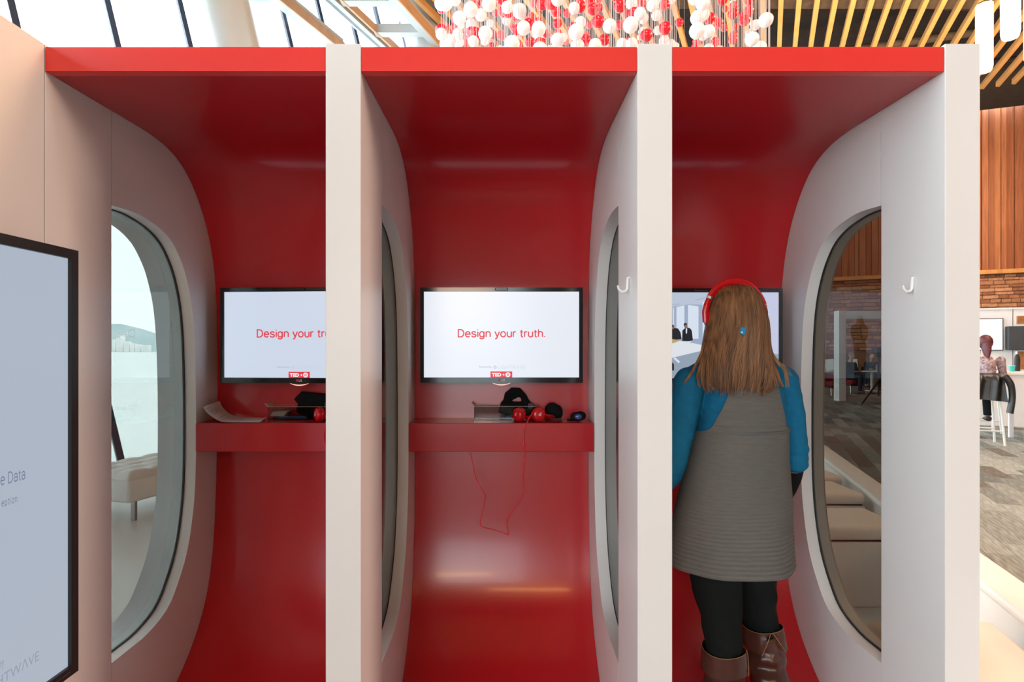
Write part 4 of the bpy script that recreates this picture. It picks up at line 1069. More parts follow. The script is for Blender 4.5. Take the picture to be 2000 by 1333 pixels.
def yoke(front):
    vs = []; R_ = 100
    for i in range(R_ + 1):
        z = 1.1885 + (1.430 - 1.1885) * i / R_
        a, b = lerp_table(EDGE, z)
        tl = find_t(z, a, -PI / 2, PI / 2); tr = find_t(z, b, -PI / 2, PI / 2 + 0.3)
        if front: tl, tr = PI - tr * 0.85, PI - tl * 0.85
        for j in range(M_ + 1):
            tt = tl + (tr - tl) * j / M_
            vs.append(torso_pt(z, tt, 0.0035 + knit_r(z, tt) * 0.5))
    w1 = M_ + 1
    return vs, [(i * w1 + j, i * w1 + j + 1, (i + 1) * w1 + j + 1, (i + 1) * w1 + j) for i in range(R_) for j in range(M_)]
for fr in (False, True): mb.add(*yoke(fr))
o = part('tunic', mb, KNIT, wom, 'grey ribbed knit sleeveless tunic flaring to the hem', smooth=True, angle=70, recalc=False)

# trousers
mb = MB()
for Lg, rr in ((LEG_L, (0.104, 0.090, 0.072, 0.063, 0.048)), (LEG_R, (0.104, 0.086, 0.068, 0.060, 0.047))):
    pp = catmull(Lg[:5], 6); mb.tube(pp, [rr[min(4, i // 6)] + (rr[min(4, i // 6 + 1)] - rr[min(4, i // 6)]) * (i % 6) / 6 for i in range(len(pp))], 18)
mb.ball((0.815, 2.045, 0.90), 0.165, 0.125, 0.10)
o = part('trousers', mb, PANTS, wom); remesh(o, 0.006, 4)
displace(o, lambda q: noise.noise(Vector((q.x * 11, q.y * 11, q.z * 17))) * 0.006)
# boots
def boot(Lg, top, flap_dir, notch):
    a = Lg[-1]; c0 = Lg[3]
    pts = []; rr = []
    for i in range(31):
        f = i / 30; z = top - 0.030 - f * (top - 0.030 - 0.085)
        ax = lerp_table([(p.z, p.x, p.y) for p in Lg[2:]], z)
        r = 0.0690 - 0.006 * f - 0.010 * max(0, f - 0.45) + 0.0035 * math.sin(f * 26 + 1.3 * (a.x > 0.9)) * (1 - abs(f - 0.45))
        pts.append(Vector((ax[0] + 0.004 * math.sin(f * 13), ax[1], z))); rr.append(r)
    mb = MB().tube(pts, rr, 28)
    mb.ball(a + Vector((0, -0.005, -0.045)), 0.040, 0.046, 0.040, 20, 12)
    mb.tube([a + Vector((0, -0.02, -0.045)), a + Vector((0.004, 0.055, -0.048)), a + Vector((0.009, 0.115, -0.056)), a + Vector((0.012, 0.150, -0.060))], [(0.040, 0.040), (0.043, 0.036), (0.040, 0.026), (0.022, 0.016)], 18)
    o = part('boot', mb, BOOT, wom, 'slouched brown leather boot'); remesh(o, 0.005, 3)
    displace(o, lambda q: noise.noise(Vector((q.x * 16, q.y * 16, q.z * 24))) * 0.011 + noise.noise(q * 45) * 0.002)
    # turned-down cuff with a stitched notch
    NTc = 48; cu = MB(); rows_ = 8; vs = []
    for i in range(rows_ + 1):
        z = top - 0.072 * i / rows_
        ax = lerp_table([(p.z, p.x, p.y) for p in Lg[2:]], z)
        for j in range(NTc):
            tt = 2 * PI * j / NTc
            d = abs((tt - notch + PI) % (2 * PI) - PI)
            open_ = max(0, 1 - d / (0.50 * (0.12 + i / rows_)))
            r = 0.0725 + 0.0045 * (i / rows_) + 0.0015 * math.sin(3 * tt) + (0.010 * (i / rows_) if 0.0 < d < 0.9 and open_ == 0 else 0) * (1 - d / 0.9) - min(1, open_ * 4) * 0.022 * min(1, i / 2)
            vs.append((ax[0] + r * math.sin(tt), ax[1] - r * math.cos(tt) * 1.02, z + 0.010 * math.cos(tt) * 0.2 + 0.006 * math.sin(2 * tt)))
    cu.add(vs, [(i * NTc + j, i * NTc + (j + 1) % NTc, (i + 1) * NTc + (j + 1) % NTc, (i + 1) * NTc + j) for i in range(rows_) for j in range(NTc)])
    o2 = part('boot_cuff', cu, BOOT, o, smooth=True, angle=60)
    ed = vs[:NTc]
    part('stitching', MB().tube([Vector(p) + Vector((0, 0, 0.0005)) for p in ed], 0.0008, 5, closed=True), STITCH, o, 'tan stitched cuff edge', smooth=True)
    nz_ = []
    for side in (-1, 1):
        ln = []
        for i in range(rows_ + 1):
            z = top - 0.072 * i / rows_; ax = lerp_table([(p.z, p.x, p.y) for p in Lg[2:]], z)
            tt = notch + side * 0.50 * (0.12 + i / rows_)
            r = 0.0742 + 0.011 * i / rows_
            ln.append((ax[0] + r * math.sin(tt), ax[1] - r * math.cos(tt) * 1.02, z + 0.002 * math.cos(tt) + 0.006 * math.sin(2 * tt)))
        nz_.append(ln)
    fl = MB()
    for ln in nz_: fl.tube(ln, 0.0009, 5)
    part('notch_stitching', fl, STITCH, o, smooth=True)
    so = MB().tube([a + Vector((0, -0.028, -0.082)), a + Vector((0.004, 0.06, -0.082)), a + Vector((0.010, 0.125, -0.080)), a + Vector((0.012, 0.150, -0.078))], [(0.036, 0.008), (0.038, 0.006), (0.035, 0.005), (0.02, 0.004)], 14)
    part('sole', so, BOOTD, o, smooth=True)
boot(LEG_L, 0.423, 1, 1.35)
boot(LEG_R, 0.437, -1, 0.02)

# hair: a full cap and long fall, with loose locks over it
HY = 1.97 / F
HT = [(552, 1429, 1443, 2.050, .02), (555, 1414, 1457, 2.050, .055), (561, 1405, 1466, 2.045, .085), (578, 1394, 1477, 2.04, .108), (602, 1387, 1485, 2.035, .119), (626, 1382, 1492, 2.03, .122), (650, 1378, 1495, 2.02, .116), (674, 1373, 1498, 2.00, .097), (698, 1368, 1506, 1.975, .074), (722, 1368, 1510, 1.955, .057), (738, 1376, 1502, 1.945, .044), (750, 1390, 1494, 1.937, .030), (760, 1408, 1482, 1.930, .014)]
HT2 = HT[:-4] + [(722, 1366, 1513, 1.955, .057), (740, 1369, 1512, 1.945, .046), (756, 1374, 1508, 1.937, .036), (772, 1380, 1500, 1.930, .028)]
HZ = [(EYE - (v - V0) * HY, ((a + b) / 2 - U0) * cy / F, (b - a) / 2 * cy / F, cy, ry) for v, a, b, cy, ry in HT]
HZ2 = [(EYE - (v - V0) * HY, ((a + b) / 2 - U0) * cy / F, (b - a) / 2 * cy / F, cy, ry) for v, a, b, cy, ry in HT2]
def hair_pt(z, tt, g=0.0, tab=None):
    uc, hw, cy, ry = lerp_table(tab or HZ, z)
    x = uc + (hw + g) * math.sin(tt); y = cy - (ry + g) * math.cos(tt)
    if z < 1.665: y = min(y, 2.062)
    return Vector((x, y, z))
mb = MB(); zt_, zb_ = HZ[0][0], HZ[-1][0]
nr, nh = 64, 72
mb.rings([[hair_pt(zt_ + (zb_ - zt_) * (i / nr), 2 * PI * j / nh, 0.0016 * noise.noise(Vector((j * 0.9, i * 0.05, 1))) + 0.004 * max(0, i / nr - 0.35) * noise.noise(Vector((j * 0.45, i * 0.03, 5)))) for j in range(nh)] for i in range(nr + 1)])
part('hair', mb, HAIR, wom, 'long straight brown hair', smooth=True, angle=80)
mb = MB(); random.seed(11)
for k in range(620):
    t0 = random.uniform(-1.45, 1.45); tip = random.choice((random.uniform(1.312, 1.365), random.uniform(1.318, 1.35), random.uniform(1.33, 1.40), random.uniform(1.42, 1.6)))
    z0 = random.uniform(1.60, 1.705); pts = []; drift = random.uniform(-0.16, 0.16); ph = random.uniform(0, 6)
    for i in range(13):
        f = i / 12; z = z0 + (tip - z0) * f
        g = 0.0015 + 0.003 * random.random() * 0.3 + 0.004 * f * math.sin(ph + 2.2 * f)
        pts.append(hair_pt(z, t0 + drift * f * f + 0.03 * math.sin(ph + 4 * f), g, HZ2))
    mb.tube(pts, [0.0022 * (1 - 0.75 * (i / 12) ** 2) * (0.5 if i == 0 else 1) for i in range(13)], 5)
def lock(us, Y0=1.96, Y1=1.905, r=0.004, n_=6, spread=3):
    for q in range(n_):
        j = random.uniform(-spread, spread)
        pts = [P(u + j * (0.3 + i / len(us)), v + random.uniform(-1, 1), Y0 + (Y1 - Y0) * i / (len(us) - 1)) for i, (u, v) in enumerate(us)]
        pts = catmull(pts, 4); mb.tube(pts, [r * 0.6 * (1 - 0.9 * (i / (len(pts) - 1)) ** 2) + 0.0004 for i in range(len(pts))], 5)
lock([(1376, 670), (1370, 690), (1360, 712), (1348, 733), (1337, 749)], r=0.005, n_=9)
lock([(1374, 690), (1368, 712), (1363, 735), (1367, 758)], r=0.004)
lock([(1384, 700), (1382, 728), (1386, 748), (1394, 762)], r=0.006, n_=9)
lock([(1400, 710), (1402, 735), (1412, 755), (1424, 768)], r=0.006, n_=9)
lock([(1430, 715), (1436, 742), (1444, 760), (1451, 772)], r=0.006, n_=9)
lock([(1460, 715), (1468, 742), (1478, 760), (1484, 773)], r=0.006, n_=9)
lock([(1480, 710), (1490, 730), (1494, 752), (1491, 773)], r=0.006, n_=9)
lock([(1494, 660), (1506, 688), (1520, 710), (1534, 726), (1538, 757)], r=0.005, n_=8)
lock([(1496, 672), (1505, 700), (1515, 722), (1523, 745), (1528, 756)], r=0.005, n_=8)
lock([(1490, 690), (1502, 715), (1512, 735), (1518, 756)], r=0.005, n_=7)
lock([(1500, 680), (1518, 704), (1533, 718), (1545, 735)], r=0.0025, n_=4)
part('hair_strands', mb, HAIR, wom, kind='stuff', smooth=True, angle=80)
c = P(1451, 647, 1.900); M = Matrix.Translation(c) @ Matrix.Rotation(math.radians(20), 4, 'Y') @ Matrix.Rotation(math.radians(-8), 4, 'X')
clip = part('hair_clip', MB().box(-0.0085, 0.0085, -0.003, 0.003, -0.012, 0.012, M=M), mat('blue_clip', (0.01, 0.27, 0.55), 0.3, var=0.1), wom, 'small bright blue clip in the hair', bevel=0.002)
part('clip_mark', MB().ball(M @ Vector((-0.003, -0.0033, -0.006)), 0.003, 0.0008, 0.003, 8, 6), LGWHITE, clip)

# red headphones on her head
hw_ = thing('headphones', (HC.x, HC.y, 1.55), 'red headphones worn by the woman', 'headphones')
hc = Vector((0.818, 2.028, 1.588)); pts = []
for i in range(33):
    a = PI * (1.02 - 1.04 * i / 32) ; pts.append(hc + Vector((0.1065 * math.cos(a), 0.006 * math.sin(a), 0.127 * math.sin(a))))
part('head_band', MB().tube(pts[6:29], [(0.0055, 0.013)] * 23, 12), HRED, hw_, smooth=True)
part('slider', MB().tube([pts[6], pts[4], pts[2], pts[0] + Vector((0.002, 0, -0.012))], [(0.0045, 0.011), (0.006, 0.012), (0.0065, 0.013), (0.006, 0.012)], 12), HRED, hw_, smooth=True)
part('hinge', MB().tube([pts[6] + Vector((-0.0005, -0.004, -0.002)), pts[6] + Vector((0.003, -0.005, 0.006))], [(0.006, 0.013), (0.006, 0.0135)], 10), STEEL, hw_, 'small metal hinge')
part('slider', MB().tube([pts[28], pts[30], pts[32] + Vector((-0.002, 0, -0.012))], [(0.0055, 0.012)] * 3, 12), HRED, hw_, smooth=True)
for sgn in (-1, 1):
    cc = hc + Vector((sgn * (0.088 if sgn < 0 else 0.084), 0.006, -0.010))
    part('ear_cup', MB().tube([cc + Vector((sgn * q, 0, 0)) for q in (0.0, 0.006, 0.012, 0.016, 0.018)], [0.029, 0.030, 0.028, 0.021, 0.010], 28), HRED, hw_, smooth=True, angle=60)
    part('ear_cushion', MB().tube([cc - Vector((sgn * q, 0, 0)) for q in (0.0, 0.004, 0.010, 0.014)], [0.028, 0.030, 0.030, 0.025], 28), HDARK, hw_, smooth=True, angle=60)
# ------------------------------------------------------------------ left lounge: tufted bench
BEN = mat('pale_upholstery', (0.82, 0.82, 0.79), 0.6, var=0.02)
bt = thing('bench', (-3.0, 5.6, 0.0), 'pale tufted bench on steel legs seen through the left window', 'bench')
ba = Vector((0.318, 0.948, 0)); bb = Vector((-0.948, 0.318, 0)); bo = Vector((-3.185, 4.80, 0))
bl, bw = 1.9, 0.68
def bpnt(s, r, z): return bo + ba * s + bb * r + Vector((0, 0, z))
def bench_top(a, b):
    s, r = a * bl, b * bw
    e = min(a * bl, (1 - a) * bl, b * bw, (1 - b) * bw)
    d = -0.05 * max(0, 1 - e / 0.05) ** 2
    tu = (abs(math.sin(PI * s / 0.24 + (PI / 2 if int(r / 0.17) % 2 else 0))) * abs(math.sin(PI * r / 0.17))) ** 0.5
    return bpnt(s, r, 0.415 + d + 0.022 * tu * min(1, e / 0.06))
mb = MB().grid(90, 36, bench_top)
part('cushion', mb, BEN, bt, smooth=True, angle=80, recalc=False)
mb = MB(); q = [(0, 0), (bl, 0), (bl, bw), (0, bw)]
mb.prism(q, lambda p: bpnt(p[0], p[1], 0.165), lambda p: bpnt(p[0], p[1], 0.375))
part('upholstered_base', mb, BEN, bt, bevel=0.03, seg=3, smooth=True)
for s in (0.09, bl - 0.09):
    for r in (0.05, bw - 0.07):
        p = bpnt(s, r, 0)
        part('leg', MB().box(p.x - 0.018, p.x + 0.018, p.y - 0.018, p.y + 0.018, 0.0, 0.17), STEEL, bt, bevel=0.003)

# ------------------------------------------------------------------ right lounge: parapet and bench seats
PARM = mat('cream_parapet', (0.80, 0.76, 0.71), 0.5, var=0.02)
SEAT = mat('cream_cushion', (0.80, 0.73, 0.66), 0.55, var=0.03)
def pbox(mb, t0, t1, n0, n1, z0, z1):
    vs = [par(t, n, z) for t in (t0, t1) for n in (n0, n1) for z in (z0, z1)]
    return mb.add(vs, [(0, 1, 3, 2), (4, 6, 7, 5), (0, 4, 5, 1), (2, 3, 7, 6), (0, 2, 6, 4), (1, 5, 7, 3)])
pt = thing('parapet', tuple(par(1.5)), 'low cream parapet with rounded rail dividing white lounge from the carpet', 'parapet')
part('low_wall', pbox(MB(), -1.9, 6.5, -0.07, 0.07, 0.001, 0.40), PARM, pt)
part('rail', pbox(MB(), -1.9, 6.5, -0.10, 0.085, 0.40, 0.45), PARM, pt, bevel=0.02, seg=3, smooth=True)
def seat(Y, xl, xr, dep, label, h=0.375):
    t = thing('cream_bench', ((xl + xr) / 2, Y + dep / 2, 0), label, 'bench', 'cream bench seats along the parapet')
    part('base', MB().box(xl, xr, Y + 0.004, Y + dep, 0.001, h - 0.004), PARM, t, bevel=0.004)
    part('shadow_gap', MB().box(xl + 0.01, xr - 0.01, Y + 0.02, Y + dep - 0.02, h - 0.004, h + 0.004), BLACK, t)
    part('cushion', MB().box(xl - 0.004, xr + 0.004, Y, Y + dep, h + 0.004, h + 0.085), SEAT, t, bevel=0.028, seg=3, smooth=True)
seat(3.24, 1.62, 2.30, 0.42, 'nearest cream bench seat with thick cushion, through the right window')
seat(4.05, 1.80, 2.56, 0.42, 'second cream bench seat from the viewer, through the right window', 0.36)
seat(4.62, 1.95, 2.74, 0.36, 'farthest and smallest looking cream bench seat by the parapet', 0.36)
# near white seat just right of the booths
t = thing('cream_bench', (1.75, 1.95, 0), 'wide white bench seat right beside the outer booth pillar, cut by the frame', 'bench')
ns = [(1.46, 1.15), (1.62, 1.15), (1.985, 2.32), (1.46, 2.32)]
part('base', MB().prism(ns, lambda p: (p[0], p[1], 0.001), lambda p: (p[0], p[1], 0.30)), PARM, t, bevel=0.004)
part('cushion', MB().prism(ns, lambda p: (p[0], p[1], 0.301), lambda p: (p[0], p[1], 0.37)), SEAT, t, bevel=0.025, seg=3, smooth=True)

# ------------------------------------------------------------------ figures of the background
def figure(loc, rz, label, top, bottom, hairc, pose='sit', shoes=(0.01, 0.01, 0.01), skin=None, bald=False, long_hair=False, group=None, seat_h=0.46):
    "a clothed person; built around the hips in a local frame that faces -Y, then turned"
    t = thing('person', loc, label, 'person', group, rz=rz)
    sk = skin or SKIN
    H = Vector((0, 0, seat_h + 0.09))
    body = MB(); tr = MB(); sh = [MB(), MB()]; up = MB()
    ch = H + Vector((0, 0.04, 0.44)); hd = ch + Vector((0, -0.035, 0.27))
    if pose == 'lean': ch = H + Vector((0, -0.10, 0.42)); hd = ch + Vector((0, -0.10, 0.25))
    def trunk(mb, g):
        mb.tube([H + Vector((0, 0, -0.06)), H + Vector((0, 0.01, 0.12)), H.lerp(ch, 0.65), ch + Vector((0, 0, -0.04)), ch + Vector((0, -0.01, 0.06))], [(0.17 + g, 0.12 + g), (0.155 + g, 0.115 + g), (0.175 + g, 0.12 + g), (0.175 + g, 0.105 + g), (0.08 + g, 0.07 + g)], 16)
    trunk(body, -0.01); trunk(up, 0.008)
    body.tube([ch + Vector((0, -0.01, 0.05)), hd + Vector((0, 0.015, -0.05))], 0.055, 12)
    body.ball(hd, 0.075, 0.092, 0.115, 16, 12); body.ball(hd + Vector((0, -0.095, -0.01)), 0.013, 0.018, 0.022, 8, 6)
    for s in (-1, 1):
        body.ball(hd + Vector((s * 0.076, 0.005, -0.01)), 0.01, 0.018, 0.03, 8, 6)
        S = ch + Vector((s * 0.185, 0, 0.0)); E = S + Vector((s * 0.05, -0.06, -0.27)); W_ = E + Vector((-s * 0.13, -0.21, 0.02)); 
        if pose == 'lean': E = S + Vector((s * 0.05, -0.12, -0.23)); W_ = E + Vector((-s * 0.08, -0.24, 0.03))
        body.tube([S, E, W_], [0.045, 0.038, 0.026], 10); up.tube([S, E, E.lerp(W_, 0.85)], [0.062, 0.053, 0.042], 12); up.ball(S, 0.064)
        f = (W_ - E).normalized(); body.ball(W_ + f * 0.03, 0.035, 0.04, 0.02, 10, 8)
        r_ = f.cross(Vector((0, 0, 1)))
        for q in range(4): body.tube([W_ + f * 0.05 + r_ * (q - 1.5) * 0.018, W_ + f * 0.09 + r_ * (q - 1.5) * 0.018, W_ + f * (0.115 - 0.006 * abs(q - 1)) + r_ * (q - 1.5) * 0.017 + Vector((0, 0, -0.015))], 0.010, 6)
        body.tube([W_ + f * 0.015 - r_ * s * 0.03, W_ + f * 0.06 - r_ * s * 0.045], 0.012, 6)
        hip = H + Vector((s * 0.095, 0, -0.01)); kn = hip + Vector((s * 0.05, -0.44, 0.02)); an = Vector((kn.x + s * 0.01, kn.y + 0.02, 0.09))
        if pose == 'cross' and s > 0: kn = hip + Vector((-0.03, -0.44, 0.13)); an = kn + Vector((-0.16, -0.14, -0.36))
        if pose == 'stool': an = Vector((kn.x, kn.y + 0.05, seat_h - 0.38))
        body.tube([hip, kn, an], [0.085, 0.052, 0.036], 12); tr.tube([hip, hip.lerp(kn, 0.5), kn, kn.lerp(an, 0.5), an], [0.105, 0.09, 0.072, 0.068, 0.06], 14)
        body.tube([an, an + Vector((0, -0.06, -0.05)), an + Vector((0, -0.15, -0.06))], [0.035, 0.034, 0.025], 8)
        sh[s > 0].tube([an + Vector((0, 0.05, -0.045)), an + Vector((0, -0.05, -0.05)), an + Vector((0, -0.17, -0.06))], [(0.045, 0.045), (0.046, 0.04), (0.034, 0.022)], 12)
    tr.ball(H, 0.175, 0.13, 0.11)
    SHB = mat('shoes_black', (0.01, 0.01, 0.01), 0.4)
    for nm, m_, mb, vx in (('body', sk, body, 0.014), ('jacket', top, up, 0.015), ('trousers', bottom, tr, 0.015), ('shoe', SHB, sh[0], 0.012), ('shoe', SHB, sh[1], 0.012)):
        o = part(nm, mb, m_, t, local=True); remesh(o, vx, 3)
    hm = MB()
    if long_hair:
        hm.ball(hd + Vector((0, 0.02, 0.02)), 0.097, 0.105, 0.118, 16, 12); hm.tube([hd + Vector((0, 0.05, -0.02)), hd + Vector((0, 0.09, -0.14)), hd + Vector((0, 0.10, -0.24))], [(0.095, 0.07), (0.095, 0.05), (0.06, 0.02)], 14)
    elif bald: hm.ball(hd + Vector((0, 0.03, 0.0)), 0.081, 0.075, 0.06, 16, 12)
    else: hm.ball(hd + Vector((0, 0.018, 0.035)), 0.081, 0.092, 0.092, 16, 12)
    part('hair', hm, hairc, t, local=True, smooth=True)
    if not long_hair:
        part('shirt_front', MB().tube([ch + Vector((0, -0.095, 0.03)), ch + Vector((0, -0.125, -0.06)), ch + Vector((0, -0.135, -0.14))], [(0.045, 0.012), (0.03, 0.012), (0.008, 0.01)], 10), mat('blue_shirt', (0.05, 0.18, 0.33), 0.7), t, local=True)
    return t
SUITB = mat('dark_navy_suit', (0.015, 0.024, 0.042), 0.8, var=0.15); JEAN = mat('dark_jeans', (0.02, 0.03, 0.05), 0.8, var=0.15); DARKC = mat('charcoal_jumper', (0.015, 0.02, 0.022), 0.9, var=0.15)
GREYH = mat('grey_hair', (0.25, 0.23, 0.21), 0.6, var=0.1); DARKH = mat('dark_hair', (0.03, 0.018, 0.012), 0.5, var=0.2); MAROON = mat('maroon_hair', (0.10, 0.018, 0.025), 0.5, var=0.3, scale=30)
REDF = mat('red_chair_fabric', (0.28, 0.012, 0.018), 0.8, var=0.1)
WCH = mat('white_chair_shell', (0.70, 0.72, 0.70), 0.4, var=0.03)

def armchair(x, y, rz, label):
    t = thing('armchair', (x, y, 0), label, 'armchair', 'red armchairs', rz=rz)
    M_ = MB()
    vs = []
    for i in range(25):
        a = PI * (-0.08 + 1.16 * i / 24)
        for r, z in ((0.36, 0.30), (0.37, 0.62 + 0.14 * math.sin(max(0, min(PI, a)))), (0.31, 0.62 + 0.14 * math.sin(max(0, min(PI, a)))), (0.30, 0.30)): vs.append((r * math.cos(a), r * math.sin(a) * 0.9, z))
    M_.add(vs, [(4 * i + k, 4 * i + (k + 1) % 4, 4 * i + 4 + (k + 1) % 4, 4 * i + 4 + k) for i in range(24) for k in range(4)] + [(0, 1, 2, 3), (96, 99, 98, 97)])
    part('backrest', M_, REDF, t, local=True, bevel=0.015, smooth=True)
    part('seat', MB().box(-0.31, 0.31, -0.34, 0.26, 0.30, 0.45), REDF, t, local=True, bevel=0.04, seg=3, smooth=True)
    part('frame', MB().box(-0.30, 0.30, -0.30, 0.26, 0.25, 0.30), BLACK, t, local=True)
    for sx in (-1, 1):
        for sy in (-1, 1):
            part('leg', MB().tube([(sx * 0.25, sy * 0.24, 0.26), (sx * 0.29, sy * 0.28, 0.0)], 0.014, 8), mat('chrome', (0.6, 0.6, 0.6), 0.15, 1.0), t, local=True, smooth=True)
    return t
pa = P(1618, 760, 18.6); armchair(pa.x, 18.6, 0.5, 'red armchair at the left of the right window, nobody seated in it')
pb = P(1662, 760, 19.6); armchair(pb.x, 19.6, 0.25, 'red armchair under the man with crossed legs')
figure((pb.x, 19.55, 0), 0.35, 'seated man with crossed legs in dark jumper and jeans, far behind white frame', DARKC, JEAN, GREYH, 'cross')
# small table with laptop and a second man
pt_ = P(1702, 725, 20.3)
t = thing('small_table', (pt_.x, 20.3, 0), 'small white table carrying a laptop beside the bald man', 'table')
part('table_top', MB().box(pt_.x - 0.38, pt_.x + 0.42, 20.0, 20.6, 0.69, 0.72), WHITE_PL, t, bevel=0.006)
part('pedestal', MB().tube([(pt_.x + 0.02, 20.3, 0.02), (pt_.x + 0.02, 20.3, 0.69)], 0.05, 12), WHITE_PL, t, smooth=True)
part('foot', MB().tube([(pt_.x + 0.02, 20.3, 0.001), (pt_.x + 0.02, 20.3, 0.02), (pt_.x + 0.02, 20.3, 0.03)], [0.24, 0.23, 0.05], 20), WHITE_PL, t, smooth=True)
t = thing('laptop', (pt_.x + 0.2, 20.25, 0.721), 'open pale laptop on the small white table', 'laptop')
ALU = mat('aluminium', (0.6, 0.6, 0.6), 0.35, 0.6)
part('keyboard_deck', MB().box(pt_.x + 0.04, pt_.x + 0.38, 20.15, 20.38, 0.721, 0.738), ALU, t, bevel=0.004)
part('lid', MB().box(pt_.x + 0.04, pt_.x + 0.38, 20.10, 20.118, 0.735, 0.96), ALU, t, bevel=0.004)
part('sticker', MB().box(pt_.x + 0.27, pt_.x + 0.35, 20.096, 20.101, 0.80, 0.89), REDF, t)
pm = P(1700, 760, 21.1)
t = thing('side_chair', (pm.x, 21.1, 0), 'dark chair under the bald man at the small table', 'chair')
part('seat', MB().box(pm.x - 0.22, pm.x + 0.22, 20.85, 21.3, 0.42, 0.46), DARKC, t, bevel=0.01)
part('backrest', MB().box(pm.x - 0.22, pm.x + 0.22, 21.27, 21.31, 0.5, 0.85), DARKC, t, bevel=0.01)
for sx in (-1, 1):
    for yy in (20.88, 21.27): part('leg', MB().tube([(pm.x + sx * 0.2, yy, 0), (pm.x + sx * 0.2, yy, 0.43)], 0.013, 8), STEEL, t, smooth=True)
figure((pm.x - 0.05, 21.05, 0), -0.2, 'bald seated man in navy suit at the laptop table, far through window', SUITB, SUITB, GREYH, 'lean', bald=True)
# white shell chairs behind them
def shell_chair(x, y, rz, label):
    t = thing('shell_chair', (x, y, 0), label, 'chair', 'white chairs far behind', rz=rz)
    part('seat', MB().box(-0.22, 0.22, -0.22, 0.22, 0.62, 0.65), WCH, t, local=True, bevel=0.01)
    part('backrest', MB().tube([(0, 0.22, 0.66), (0, 0.25, 0.86), (0, 0.27, 1.10)], [(0.2, 0.012), (0.22, 0.014), (0.2, 0.012)], 12), WCH, t, local=True, smooth=True)
    for sx in (-1, 1):
        for sy in (-1, 1): part('leg', MB().tube([(sx * 0.18, sy * 0.18, 0.62), (sx * 0.22, sy * 0.22, 0)], 0.014, 8), WCH, t, local=True, smooth=True)
for k, (u, lb) in enumerate(((1613, 'far white chair at the left edge of the right window'), (1631, 'far white chair half hidden by the white post'), (1677, 'far white chair between the two seated men'))):
    q = P(u, 700, (21.8, 22.6, 22.5)[k]); shell_chair(q.x, q.y, 0.3, lb)
# white portal frame
q0 = P(1641.5, 783, 16.4)
t = thing('portal_frame', (q0.x + 1.3, 16.4, 0), 'white portal frame standing on the carpet, its left post in the window', 'frame')
part('post', MB().box(q0.x - 0.10, q0.x + 0.10, 16.3, 16.56, 0.0, 2.60), WHITE_PL, t, bevel=0.01)
part('post', MB().box(q0.x + 2.5, q0.x + 2.7, 16.0, 16.26, 0.0, 2.60), WHITE_PL, t, bevel=0.01)
part('lintel', MB().add([(q0.x + 0.1, 16.31, 2.36), (q0.x + 0.1, 16.5, 2.36), (q0.x + 0.1, 16.31, 2.59), (q0.x + 0.1, 16.5, 2.59), (q0.x + 2.5, 16.03, 2.36), (q0.x + 2.5, 16.22, 2.36), (q0.x + 2.5, 16.03, 2.59), (q0.x + 2.5, 16.22, 2.59)], [(0, 1, 3, 2), (4, 6, 7, 5), (0, 4, 5, 1), (2, 3, 7, 6), (0, 2, 6, 4), (1, 5, 7, 3)]), WHITE_PL, t)
# tripod with camera
q = P(1716, 779, 15.6); hub = Vector((q.x, 15.6, 0.62))
t = thing('tripod', (q.x, 15.6, 0), 'black spread tripod with a camera at the right edge of the window', 'tripod')
for dx, dy_ in ((-0.52, -0.1), (-0.20, 0.35), (0.45, -0.15)):
    part('leg', MB().tube([hub, (q.x + dx, 15.6 + dy_, 0.0)], [0.03, 0.02], 8), BLACK, t, smooth=True)
    part('brace', MB().tube([hub + Vector((0, 0, -0.35)), hub.lerp(Vector((q.x + dx, 15.6 + dy_, 0)), 0.55)], 0.010, 6), BLACK, t, smooth=True)
part('centre_column', MB().tube([(q.x, 15.6, 0.2), (q.x, 15.6, 1.30)], 0.022, 10), BLACK, t, smooth=True)
part('pan_head', MB().ball((q.x, 15.6, 1.32), 0.06, 0.06, 0.06), BLACK, t, smooth=True)
part('camera_body', MB().box(q.x - 0.11, q.x + 0.11, 15.5, 15.75, 1.37, 1.55), BLACK, t, bevel=0.02)

# ------------------------------------------------------------------ right: white partition with screen, high table, stools
pc = Vector((9.45, 11.0, 0))
def qb(mb, s0, s1, n0, n1, z0, z1):
    vs = [pc + BX * s - AX * n + Vector((0, 0, z)) for s in (s0, s1) for n in (n0, n1) for z in (z0, z1)]
    return mb.add(vs, [(0, 1, 3, 2), (4, 6, 7, 5), (0, 4, 5, 1), (2, 3, 7, 6), (0, 2, 6, 4), (1, 5, 7, 3)])
t = thing('screen_wall', tuple(pc), 'white freestanding partition carrying a bright screen, far right', 'partition')
part('panel', qb(MB(), -1.3, 0.27, -0.1, 0.0, 0.0, 2.25), WHITE_PL, t)
part('panel', qb(MB(), 0.285, 3.2, -0.1, 0.0, 0.0, 2.25), WHITE_PL, t)
part('top_cap', qb(MB(), -1.3, 3.2, -0.12, 0.02, 2.25, 2.28), WHITE_PL, t)
t = thing('wall_screen', tuple(pc + Vector((0, 0, 1.5))), 'bright blank wall screen with thin dark frame on the white partition', 'screen')
part('housing', qb(MB(), -0.93, 0.12, 0.0, 0.05, 1.46, 2.08), BLACK, t)
part('screen', qb(MB(), -0.915, 0.105, 0.05, 0.053, 1.475, 2.065), mat('bright_screen', (0.02, 0.02, 0.02), 0.3, emit=(0.95, 0.98, 1.0), strength=1.05), t)
solo('dark_panel', qb(MB(), 0.16, 0.62, 0.0, 0.18, 1.47, 1.92), mat('charcoal_panel', (0.045, 0.05, 0.055), 0.6, var=0.1), 'square dark grey panel right of the bright wall screen', 'panel', bevel=0.01)
POST = mat('orange_poster', (0.55, 0.20, 0.05), 0.6, color2=(0.25, 0.10, 0.03), scale=12)
